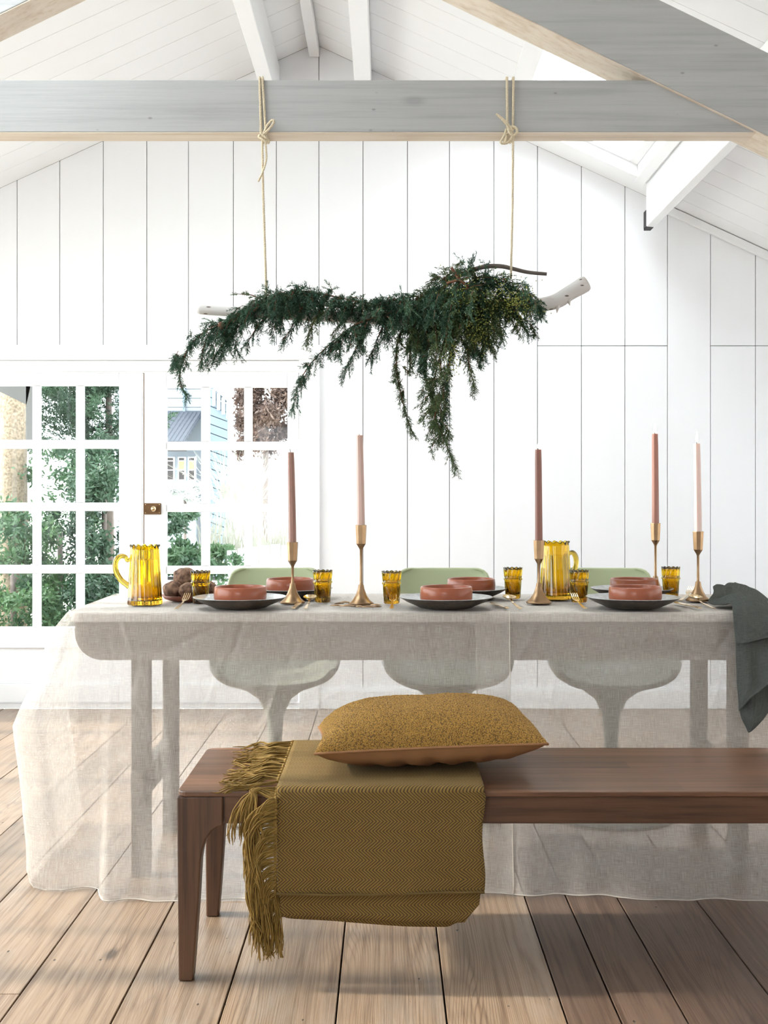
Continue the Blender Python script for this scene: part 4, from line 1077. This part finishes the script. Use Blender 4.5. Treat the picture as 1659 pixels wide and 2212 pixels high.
def foliage(b, path, dens, blen, droop, spread, rg, twig=.006, tlen=(.010, .022), side=None, needle=.0058):
    """scale-leaf sprays along a stem"""
    pts = cr(path, 8); L = 0
    for a, c in zip(pts, pts[1:]):
        seg = (c-a); n_ = seg.length*dens; cnt = int(n_)+(1 if rg.random() < n_-int(n_) else 0)
        t = seg.normalized()
        for _ in range(cnt):
            o = a.lerp(c, rg.random()); L = rg.random()
            d = Vector((rg.gauss(0, 1), rg.gauss(0, 1), rg.gauss(0, 1)*.8)); d = (d-t*d.dot(t)).normalized()
            dirv = (t*.75+d*spread+Vector((0, 0, -droop*rg.uniform(.3, 1)))).normalized()
            ln = blen*rg.uniform(.45, 1.1); ns = max(3, int(ln/.009)); p = o.copy(); st = ln/ns
            chain = [p.copy()]
            side_v = dirv.cross(Vector((rg.gauss(0, 1), rg.gauss(0, 1), rg.gauss(0, 1)))).normalized()
            for s_ in range(ns):
                dirv = (dirv+Vector((rg.gauss(0, .07), rg.gauss(0, .07), -droop*.13))).normalized()
                p = p+dirv*st; chain.append(p.copy())
                taper = 1-.65*s_/ns
                for sg in (-1, 1):
                    for rep in range(2):
                        td = (dirv*.9+side_v*sg*rg.uniform(.35, .85)+Vector((rg.gauss(0, .2), rg.gauss(0, .2), rg.gauss(0, .2)))).normalized()
                        tl = rg.uniform(*tlen)*taper; q = p-dirv*st*rg.random()
                        # strand: thin crossed blade, plus scale needles along it
                        w1_ = td.orthogonal().normalized()*twig*.13; w2_ = td.cross(w1_).normalized()*twig*.13; e = q+td*tl
                        n0 = len(b.V)
                        b.V += [tuple(q-w1_), tuple(q+w1_), tuple(e), tuple(q-w2_), tuple(q+w2_)]
                        b.F += [(n0, n0+1, n0+2), (n0+3, n0+4, n0+2)]; b.M += [0, 0]
                        k = max(2, int(tl/.0042))
                        for i in range(k):
                            m_ = q+td*tl*(i+.5)/k; nd = (td*.8+Vector((rg.gauss(0, 1), rg.gauss(0, 1), rg.gauss(0, 1))).normalized()*.8).normalized()
                            e2 = m_+nd*needle*rg.uniform(.7, 1.2); wv = nd.cross(td).normalized()*.0013
                            n0 = len(b.V); b.V += [tuple(m_-wv), tuple(m_+wv), tuple(e2)]; b.F.append((n0, n0+1, n0+2)); b.M.append(0)
gar = thing('juniper_garland', tuple(P(800, 650, GD)), 'dark green juniper garland laid over the birch branch, trailing sprigs down', 'garland')
rg = random.Random(5)
def J(px, py, dd=0): return P(px, py, GD+dd)
SPR = [  # path, density per metre, branchlet length, droop, spread, material, stem radius
 ([J(565, 655, -.03), J(520, 672, -.05), J(470, 706, -.05)], 75, .075, .9, .8, 0),
 ([J(470, 706, -.05), J(440, 718, -.05), J(408, 750, -.05), J(391, 795, -.05), J(390, 830, -.05), J(404, 856, -.05)], 95, .042, .9, .6, 0),
 ([J(462, 712, -.04), J(445, 735, -.04), J(436, 770, -.04), J(436, 790, -.04)], 90, .04, 1, .4, 0),
 ([J(720, 640, -.02), J(650, 630, -.03), J(590, 645, -.04), J(530, 670, -.05), J(490, 700, -.05)], 105, .09, 1.0, .8, 0),
 ([J(560, 660, -.05), J(520, 700, -.06), J(480, 745, -.06), J(462, 775, -.06)], 95, .045, 1.0, .5, 0),
 ([J(600, 660, -.05), J(560, 700, -.06), J(532, 745, -.06)], 95, .05, 1.0, .5, 0),
 ([J(660, 650, -.03), J(640, 690, -.05), J(612, 735, -.05)], 100, .05, 1.0, .5, 0),
 ([J(880, 645, 0), J(800, 655, -.03), J(720, 640, -.03), J(650, 628, -.02), J(590, 640, -.02)], 100, .075, .8, .9, 0),
 ([J(700, 655, -.05), J(680, 690, -.06), J(660, 738, -.06)], 90, .05, 1, .5, 1),
 ([J(745, 660, -.03), J(742, 690, -.04), J(715, 725, -.04)], 70, .045, 1, .5, 1),
 ([J(890, 660, -.04), J(830, 680, -.06), J(770, 700, -.07), J(720, 738, -.07), J(680, 775, -.07), J(655, 810, -.06), J(640, 850, -.06), J(634, 878, -.06)], 78, .052, .9, .6, 0),
 ([J(800, 690, -.06), J(775, 740, -.07), J(745, 800, -.07)], 95, .05, 1, .5, 0),
 ([J(840, 680, -.06), J(820, 720, -.06), J(800, 775, -.06)], 100, .055, 1, .5, 0),
 ([J(900, 640, -.02), J(860, 645, -.05), J(820, 655, -.06), J(780, 665, -.04)], 120, .06, .5, 1.0, 0),
 ([J(880, 650, -.05), J(850, 690, -.05), J(830, 730, -.05)], 90, .05, 1, .6, 0),
 ([J(880, 690, -.02), J(858, 740, -.03), J(857, 800, -.03), J(868, 860, -.03), J(880, 905, -.03), J(892, 938, -.03)], 92, .036, 1, .5, 1),
 ([J(900, 680, -.01), J(885, 740, -.02), J(888, 790, -.02)], 85, .04, 1, .5, 1),
 ([J(1000, 620, -.05), J(975, 690, -.08), J(950, 770, -.08), J(935, 840, -.07), J(940, 900, -.06), J(960, 950, -.06), J(985, 1010, -.06)], 95, .055, 1, .55, 1),
 ([J(960, 630, -.04), J(925, 690, -.06), J(912, 760, -.06), J(922, 830, -.05)], 110, .06, 1, .6, 0),
 ([J(985, 660, -.07), J(975, 750, -.08), J(965, 830, -.07), J(962, 900, -.06)], 110, .05, 1, .55, 0),
 ([J(1040, 640, -.06), J(1020, 700, -.08), J(1010, 760, -.07), J(1025, 838, -.06)], 95, .05, 1, .55, 1),
 ([J(1030, 620, -.06), J(1050, 670, -.08), J(1055, 720, -.07), J(1062, 755, -.07)], 105, .055, .9, .7, 1),
 ([J(1020, 600, -.03), J(1060, 600, -.05), J(1100, 615, -.06), J(1140, 650, -.06), J(1158, 672, -.06)], 120, .06, .5, .9, 1),
 ([J(1080, 640, -.05), J(1110, 670, -.06), J(1128, 700, -.06), J(1142, 722, -.05)], 95, .045, .8, .6, 0),
 ([J(1010, 590, -.03), J(975, 590, -.04), J(930, 625, -.04), J(890, 650, -.03)], 130, .06, .4, 1.0, 1),
 ([J(1060, 640, 0), J(1030, 600, -.03), J(1015, 570, -.03)], 140, .05, .1, .9, 0),
 ([J(940, 650, -.05), J(980, 640, -.08), J(1030, 650, -.09), J(1080, 650, -.08)], 170, .06, .9, 1.0, 1),
 ([J(920, 640, .03), J(990, 650, .05), J(1070, 650, .05), J(1120, 660, .03)], 110, .06, .8, 1.0, 0),
 ([J(600, 665, .04), J(700, 660, .05), J(800, 670, .05), J(880, 680, .04)], 80, .07, .9, 1.0, 0),
 ([J(580, 655, -.02), J(545, 638, -.02), J(515, 635, -.02)], 18, .02, 0, .5, 1),
]
FILL = [  # stem the strands hang from, how many, strand length, sideways lean, material, upward share
 ([J(478, 706, -.04), J(530, 672, -.03), J(590, 648, -.02), J(650, 634, -.02)], 38, .125, -.25, 0, .0),
 ([J(600, 645, -.02), J(680, 634, -.02), J(760, 648, -.02)], 30, .10, -.1, 0, .0),
 ([J(480, 700, -.04), J(560, 655, -.02), J(650, 632, -.02), J(760, 645, -.02), J(880, 645, 0)], 44, .045, -.3, 0, .45),
 ([J(760, 655, -.03), J(830, 655, -.03), J(905, 655, -.03)], 32, .10, -.1, 0, .0),
 ([J(880, 665, -.05), J(800, 695, -.06), J(740, 730, -.06)], 24, .085, -.2, 0, .0),
 ([J(740, 730, -.06), J(690, 770, -.06), J(660, 805, -.06), J(645, 840, -.06)], 14, .035, -.2, 0, .0),
 ([J(456, 712, -.05), J(420, 735, -.05), J(396, 780, -.05)], 12, .05, .0, 0, .0),
 ([J(905, 650, -.03), J(960, 620, -.05), J(1020, 615, -.06), J(1070, 640, -.05)], 50, .19, -.1, 0, .0),
 ([J(905, 690, -.05), J(960, 690, -.07), J(1030, 680, -.07), J(1060, 690, -.06)], 42, .13, -.1, 1, .0),
 ([J(900, 650, -.02), J(940, 615, -.03), J(985, 588, -.03), J(1030, 590, -.03)], 30, .055, -.3, 1, .6),
 ([J(1030, 600, -.04), J(1080, 600, -.05), J(1130, 630, -.05), J(1150, 665, -.05)], 34, .07, .25, 0, .3),
 ([J(1060, 640, -.06), J(1100, 660, -.06), J(1135, 690, -.05)], 18, .06, .1, 1, .0),
 ([J(985, 700, -.07), J(960, 780, -.07), J(945, 860, -.07), J(950, 930, -.06)], 34, .075, -.05, 1, .0),
 ([J(925, 710, -.05), J(918, 780, -.05)], 14, .06, -.05, 0, .0),
 ([J(1040, 700, -.06), J(1025, 760, -.06)], 14, .055, .0, 0, .0),
 ([J(880, 690, -.02), J(862, 760, -.03), J(868, 840, -.03)], 18, .035, .0, 1, .0),
 ([J(920, 650, -.03), J(990, 640, -.1), J(1080, 650, -.09)], 26, .05, .0, 1, .5),
]
for (path, n_, ln, lean, mt, up_) in FILL:
    b = B(); pts = cr(path, 12); stems = B()
    for k in range(n_):
        o = pts[min(len(pts)-1, int(rg.random()*len(pts)))]+Vector((rg.gauss(0, .006), rg.gauss(0, .03), rg.gauss(0, .008)))
        L_ = ln*rg.uniform(.5, 1.15)
        d = Vector((lean+rg.gauss(0, .35), rg.gauss(0, .3)-.25, .9 if rg.random() < up_ else rg.uniform(-.5, .35))).normalized()
        if d.z > .5: L_ *= .5
        q = [o]
        for s2 in range(4): d = (d+Vector((0, 0, -.42))).normalized(); q.append(q[-1]+d*L_/4)
        foliage(b, q, 170, .022+ln*.12, .55, .75, rg, tlen=(.008, .017))
        stems.tube(q, [.0012, .001, .0009, .0007, .0005], 4)
    s_ = b.obj('sprig', M_jun2 if mt else M_jun, gar); stems.obj('stem', M_stem, s_)['kind'] = 'stuff'
for (path, dens, bl, dr_, sp, mt) in SPR:
    b = B(); foliage(b, path, dens*1.8, bl, dr_, sp, rg)
    s_ = b.obj('sprig', M_jun2 if mt else M_jun, gar);
    pts = cr(path, 6); n_ = len(pts)
    B().tube(pts, [.0026-.0018*i/n_ for i in range(n_)], 5).obj('stem', M_stem, s_)
bb = B()
for k in range(1100):
    cx, cy, sx, sy = rg.choice([(1020, 690, 24, 30), (1035, 720, 18, 22), (1100, 645, 34, 22), (1010, 640, 30, 25), (1120, 655, 20, 18), (975, 760, 10, 30)])
    p = P(rg.gauss(cx, sx*.95), rg.gauss(cy, sy*.95), GD-.118+rg.uniform(-.03, .03)); r_ = .0023
    n0 = len(bb.V); bb.V += [tuple(p+Vector(v)*r_) for v in ((1, 0, 0), (-1, 0, 0), (0, 1, 0), (0, -1, 0), (0, 0, 1), (0, 0, -1))]
    bb.F += [(n0+a, n0+b_, n0+c) for a, b_, c in ((0, 2, 4), (2, 1, 4), (1, 3, 4), (3, 0, 4), (2, 0, 5), (1, 2, 5), (3, 1, 5), (0, 3, 5))]; bb.M += [0]*8
o = bb.obj('berries', M_berry, gar, smooth=True); o['kind'] = 'stuff'
# bare woody fork in the heart of the garland
B().tube(cr([J(975, 578, -.1), J(990, 600, -.1), J(1010, 618, -.1)], 4), .005, 7).tube([J(1012, 600, -.1), J(990, 605, -.1), J(965, 612, -.1)], .004, 6).tube([J(1010, 618, -.1), J(1005, 640, -.1), J(992, 655, -.1)], .004, 6).obj('woody_fork', M_stem, gar, smooth=True)
B().ell(tuple(J(478, 704, -.075)), (.011, .011, .013), 10, 7).obj('knot', M_stem, gar, smooth=True)

# ------------------------------------------------------------------ garden outside
gr = B().add([(-30, WD+.1, -.12), (30, WD+.1, -.12), (30, 60, -.12), (-30, 60, -.12)], [(0, 1, 2, 3)])
gr.add([(-30, FRONT-20, -.13), (XL-.07, FRONT-20, -.13), (XL-.07, WD+.1, -.13), (-30, WD+.1, -.13)], [(0, 1, 2, 3)])
go = gr.obj('ground', plain('pale_garden_gravel', rgb(205, 202, 192), .9, .1, 3), None); go['kind'] = 'structure'
M_fir = leafmat('fir_green', rgb(30, 56, 38), rgb(52, 82, 54), 3)
M_shrub = leafmat('shrub_green', rgb(40, 72, 46), rgb(78, 106, 68), 4, .35)
M_cop = leafmat('bronze_leaf', rgb(78, 62, 56), rgb(104, 86, 76), 4, .4)
M_grass = leafmat('straw_grass', rgb(140, 140, 128), rgb(180, 180, 170), 4, .4)
M_flow = leafmat('white_blossom', rgb(150, 156, 152), rgb(200, 204, 204), 4, .4)
def cloud(b, c, r, n, size, rg, hollow=.3, clump=14):
    cl = []
    for _ in range(clump):
        while True:
            v = Vector((rg.uniform(-1, 1), rg.uniform(-1, 1), rg.uniform(-1, 1)))
            if v.length < 1: break
        cl.append((v, rg.uniform(.18, .4)))
    for _ in range(n):
        v0, s_ = rg.choice(cl); v = v0+Vector((rg.gauss(0, 1), rg.gauss(0, 1), rg.gauss(0, 1)))*s_*.5
        p = Vector((c[0]+v.x*r[0], c[1]+v.y*r[1], max(-.1, c[2]+v.z*r[2])))
        d = Vector((rg.gauss(0, 1), rg.gauss(0, 1), rg.gauss(0, 1))).normalized(); w_ = d.orthogonal().normalized()
        sz = size*rg.uniform(.6, 1.3); n0 = len(b.V)
        b.V += [tuple(p), tuple(p+d*sz*.5+w_*sz*.2), tuple(p+d*sz), tuple(p+d*sz*.5-w_*sz*.2)]; b.F.append((n0, n0+1, n0+2, n0+3)); b.M.append(0)
def plant(name, label, cat, group, mat, balls, size, trunk=None):
    c = balls[0][0]; t = thing(name, (c[0], c[1], -.12), label, cat, group); b = B()
    for (cc, rr_, n_) in balls: cloud(b, cc, rr_, n_, size, rg)
    b.obj('foliage', mat, t).matrix_parent_inverse = t.matrix_basis.inverted() if False else __import__('mathutils').Matrix.Translation(-Vector(t.location))
    if trunk:
        tp, tr_ = trunk; o = B().tube(tp, tr_, 9).obj('trunk', M_twig, t, smooth=True); o.matrix_parent_inverse = __import__('mathutils').Matrix.Translation(-Vector(t.location))
    return t
def W(px, py, D): p = P(px, py, D); return (p.x, p.y, p.z)
# fir with needle-clad boughs
ft = thing('fir_tree', (X_(215, 9.6), 9.8, -.12), 'dark green fir tree seen through the upper panes of the left door', 'tree')
b = B()
for i in range(95):
    a = rg.uniform(0, 2*PI); h = rg.uniform(1.45, 2.75); Lb = (2.9-h)*.42+.15
    c0 = Vector((X_(190, 9.8), 9.8, h)); d = Vector((math.cos(a), math.sin(a)*.8, rg.uniform(-.1, .5))).normalized()
    for s_ in range(26):
        f = s_/26; p = c0+d*Lb*f+Vector((0, 0, .12*f*f))
        for k in range(2):
            sd_ = (d*.8+Vector((rg.gauss(0, 1), rg.gauss(0, 1), rg.gauss(0, .4))).normalized()).normalized(); l2 = .16*(1-f*.6)
            for m_ in range(9):
                q = p+sd_*l2*m_/9; nd = (sd_+Vector((rg.gauss(0, 1), rg.gauss(0, 1), rg.gauss(0, 1))).normalized()*1.1).normalized(); wv = nd.orthogonal().normalized()*.006
                n0 = len(b.V); b.V += [tuple(q-wv), tuple(q+wv), tuple(q+nd*.034)]; b.F.append((n0, n0+1, n0+2)); b.M.append(0)
TM = __import__('mathutils').Matrix.Translation
def fixp(o, t): o.matrix_parent_inverse = TM(-Vector(t.location)); return o
fixp(b.obj('boughs', M_fir, ft), ft); fixp(B().tube([(X_(235, 9.8), 9.8, -.12), (X_(235, 9.8), 9.8, 2.9)], [.06, .01], 9).obj('trunk', M_twig, ft, smooth=True), ft)
plant('evergreen_shrub', 'loose green shrub low behind the left door, left panes', 'shrub', 'shrubs in the garden', M_shrub, [(W(30, 1200, 8.6), (.32, .3, .34), 2600), (W(20, 1310, 8.4), (.3, .3, .25), 2200)], .045, ([W(30, 1400, 8.5), W(28, 1200, 8.6)], .02))
plant('evergreen_shrub', 'loose green shrub behind the middle panes of the left door', 'shrub', 'shrubs in the garden', M_shrub, [(W(130, 1180, 8.9), (.26, .3, .55), 3600), (W(140, 1320, 8.6), (.28, .3, .25), 2200), (W(120, 1010, 9.2), (.2, .3, .2), 900)], .045, ([W(130, 1400, 8.8), W(130, 1150, 8.9)], .02))
plant('evergreen_shrub', 'dense dark green shrub behind the right panes of the left door', 'shrub', 'shrubs in the garden', M_fir, [(W(225, 1150, 8.8), (.25, .3, .6), 6500), (W(225, 1020, 9.2), (.25, .3, .25), 3200), (W(222, 1320, 8.5), (.26, .3, .3), 3800)], .042, ([W(225, 1400, 8.8), W(225, 1050, 9)], .02))
plant('evergreen_shrub', 'dark conifer branch behind the lock side of the right door', 'shrub', 'shrubs in the garden', M_fir, [(W(350, 1115, 9.4), (.26, .3, .13), 3600)], .04, ([W(310, 1400, 9.4), W(330, 1130, 9.4)], .02))
plant('evergreen_shrub', 'low bright green shrub left of the garden bench', 'shrub', 'shrubs in the garden', M_shrub, [(W(400, 1205, 9.0), (.2, .3, .12), 2600), (W(470, 1215, 9.0), (.16, .3, .12), 1800), (W(420, 1290, 8.6), (.5, .3, .10), 2400)], .05, ([W(410, 1300, 9), W(410, 1210, 9)], .015))
plant('bronze_shrub', 'bronze leaved tree behind the upper right panes', 'tree', None, M_cop, [(W(585, 890, 16), (.42, .5, .5), 9000), (W(530, 900, 17), (.2, .4, .55), 4500), (W(630, 850, 16), (.3, .4, .5), 3000)], .07, ([(X_(570, 16), 16, -.12), W(575, 900, 16)], .04))
# grasses and blossoms
def grass(name, label, px0, px1, py0, py1, D, n, mat, lean=.1):
    b = B(); t = thing(name, W((px0+px1)/2, py1, D), label, 'plant', 'pale grasses in the garden')
    for _ in range(n):
        x = X_(rg.uniform(px0, px1), D); y = D+rg.uniform(-.2, .2); z0 = Z_(py1, D); z1 = Z_(rg.uniform(py0, (py0+py1)/2), D); l = rg.gauss(0, lean)
        w_ = .004; b.add([(x-w_, y, z0), (x+w_, y, z0), (x+w_+l*.4, y, (z0+z1)/2), (x+l, y, z1), (x-w_+l*.4, y, (z0+z1)/2)], [(0, 1, 2, 3, 4)])
        if rg.random() < .5: cloud(b, (x+l, y, z1-.01), (.012, .012, .03), 5, .02, rg, clump=2)
    fixp(b.obj('blades', mat, t), t); return t
grass('grass_clump', 'tall pale grass behind the garden bench', 440, 640, 1060, 1230, 9.8, 260, M_grass)
grass('grass_clump', 'pale arching grass right of the clapboard house', 470, 560, 960, 1090, 13, 160, M_grass, .3)
plant('flower_bush', 'white flowering bush before the house window', 'shrub', None, M_flow, [(W(400, 1065, 12.5), (.26, .3, .14), 1500)], .05, ([(X_(400, 12.5), 12.5, -.12), W(400, 1080, 12.5)], .015))
# garden bench
gb = thing('garden_bench', (X_(560, 9), 9.0, -.12), 'white slatted garden bench outside the right door', 'bench')
for k in range(8):
    px0 = 490+k*23.5; px1 = px0+21; top = 1176+2.2*abs(k-4)**1.3
    fixp(B().prism([(X_(px0, 9), Z_(1228, 9)), (X_(px1, 9), Z_(1228, 9)), (X_(px1, 9), Z_(top, 9)), (X_(px0, 9), Z_(top, 9))], 9.0, 9.02).obj('slat', M_trim, gb, bevel=.003), gb)
fixp(B().box(X_(486, 9), X_(680, 9), 8.98, 9.0, Z_(1232, 9)-.06, Z_(1232, 9)).obj('rail', M_trim, gb), gb)
fixp(B().box(X_(486, 9), X_(680, 9), 8.55, 9.0, Z_(1260, 9)-.03, Z_(1260, 9)).obj('seat', M_trim, gb), gb)
for px in (490, 670):
    for d in (8.58, 8.95): fixp(B().box(X_(px, 9), X_(px, 9)+.05, d, d+.05, -.12, Z_(1263, 9)).obj('leg', M_trim, gb), gb)
# clapboard house
M_clap = painted('pale_blue_clapboard', rgb(104, 120, 132), 'x'); M_clapw = painted('white_clapboard', rgb(128, 136, 144), 'x')
M_tile = plain('slate_grey_pantile', rgb(52, 58, 68), .5, .15, 20); M_dark = plain('dark_interior', rgb(44, 40, 40), .6); M_warm = plain('orange_curtain', rgb(214, 150, 100), .8)
hs_ = thing('clapboard_house', (X_(400, 18), 18.2, -.12), 'white and pale blue clapboard house with a pantiled lean-to roof', 'house')
HD = 18.0
def hb(name, x0, x1, y0, y1, d0, d1, mat, par=hs_): return fixp(B().box(X_(x0, HD), X_(x1, HD), HD+d0, HD+d1, Z_(y1, HD), Z_(y0, HD)).obj(name, mat, par), hs_)
hb('wall', 250, 452, 800, 1240, .03, 2.5, M_clapw)
y = 822
while y < 895: hb('board', 250, 440, y, y+18.5, -.02, .03, M_clapw); y += 19.5
hb('downpipe', 397, 402, 830, 893, -.07, -.03, M_clap)
# wing with slanted boards: turned away a little
for k in range(22):
    y0 = 820+k*19; d_ = 0
    x1 = 497
    pts = [(X_(454, HD), Z_(y0+2, HD)), (X_(x1, HD), Z_(y0+18, HD)), (X_(x1, HD), Z_(y0+35, HD)), (X_(454, HD), Z_(y0+19, HD))]
    if y0 < 850: pts[1] = (X_(454+(y0-800)*.8, HD), pts[1][1]); pts[2] = (X_(454+(y0-790)*.9, HD), pts[2][1])
    fixp(B().prism(pts, HD-.25, HD-.2).obj('board', M_clap, hs_), hs_)
fixp(B().prism([(X_(454, HD), Z_(1240, HD)), (X_(495, HD), Z_(1240, HD)), (X_(495, HD), Z_(885, HD)), (X_(454, HD), Z_(840, HD))], HD-.19, HD+1.5).obj('wing_wall', M_clap, hs_), hs_)
fixp(B().prism([(X_(440, HD), Z_(805, HD)), (X_(510, HD), Z_(868, HD)), (X_(508, HD), Z_(878, HD)), (X_(440, HD), Z_(818, HD))], HD-.4, HD-.2).obj('bargeboard', M_trim, hs_), hs_)
for k in range(4): hb('bargeboard_drop', 466+k*10, 472+k*10, 845+k*9, 880+k*9, -.36, -.3, M_trim)
# pantiles
tile = B()
for r_ in range(7):
    for c in range(14):
        px = 330+c*9.2-r_*3+0; py = 893+r_*9.2
        if px > 437-r_*3.5: continue
        x = X_(px, HD); z = Z_(py, HD); w_ = .062; dd = HD-.1-r_*.1
        pts = [(x+w_*u/4, z-.03*math.cos(u/4*2*PI)*.5) for u in range(5)]
        V = [(a, dd, b2) for a, b2 in pts]+[(a-.02, dd-.13, b2-.085) for a, b2 in pts]
        tile.add(V, [(i, i+1, 6+i, 5+i) for i in range(4)])
o = fixp(tile.obj('pantiles', M_tile, hs_, solid=.012), hs_); o['kind'] = 'stuff'
fixp(B().add([(X_(330, HD), HD-.05, Z_(890, HD)), (X_(440, HD), HD-.05, Z_(890, HD)), (X_(418, HD), HD-.82, Z_(960, HD)), (X_(310, HD), HD-.82, Z_(960, HD))], [(0, 1, 2, 3)]).obj('lean_to_roof', M_tile, hs_, solid=.03), hs_)
hb('gutter', 325, 424, 973, 979, -.9, -.84, M_dark); hb('fascia', 325, 434, 962, 972, -.86, -.8, M_trim)
hb('lean_to_wall', 325, 436, 990, 1240, -.6, -.5, M_clapw)
for x0, x1 in ((362, 374), (378, 391), (403, 414), (424, 435)):
    wn = hb('window', x0-2, x1+2, 990, 1040, -.66, -.601, M_trim)
    for y0, y1 in ((992, 997), (999, 1016), (1018, 1037)):
        o = fixp(B().box(X_(x0, HD), X_(x1, HD), HD-.668, HD-.661, Z_(y1, HD), Z_(y0, HD)).obj('pane', M_warm if x0 > 400 and y0 == 999 else M_dark, wn), hs_); o.parent = wn; o.matrix_parent_inverse = TM((0, 0, 0))
# tree trunk and porch post at the far left
tt = thing('tree_trunk', W(28, 1400, 9), 'thick pale tree trunk behind the leftmost panes', 'tree')
fixp(B().tube([W(26, 1420, 9), W(30, 1200, 9), W(28, 1000, 9), W(30, 780, 9)], [.12, .11, .1, .11], 14).obj('trunk', plate_mat('pale_bark', rgb(140, 126, 106), rgb(96, 84, 68), .9), tt, smooth=True), tt)
pt_ = thing('porch_post', (X_(62, 7.6), 7.6, -.12), 'grey porch post with a slanted brace outside the left door', 'post')
Mg = plain('grey_porch_paint', rgb(112, 112, 110), .6)
fixp(B().box(X_(56, 7.6), X_(70, 7.6), 7.6, 7.66, Z_(950, 7.6), Z_(780, 7.6)).obj('post', Mg, pt_), pt_)
fixp(B().prism([(X_(-30, 7.6), Z_(815, 7.6)), (X_(70, 7.6), Z_(815, 7.6)), (X_(57, 7.6), Z_(874, 7.6)), (X_(-30, 7.6), Z_(832, 7.6))], 7.6, 7.64).obj('brace', Mg, pt_), pt_)

bpy.context.view_layer.update()
print('TRIS', sum(len(o.data.loops)-2*len(o.data.polygons) for o in sc.objects if o.type == 'MESH'))
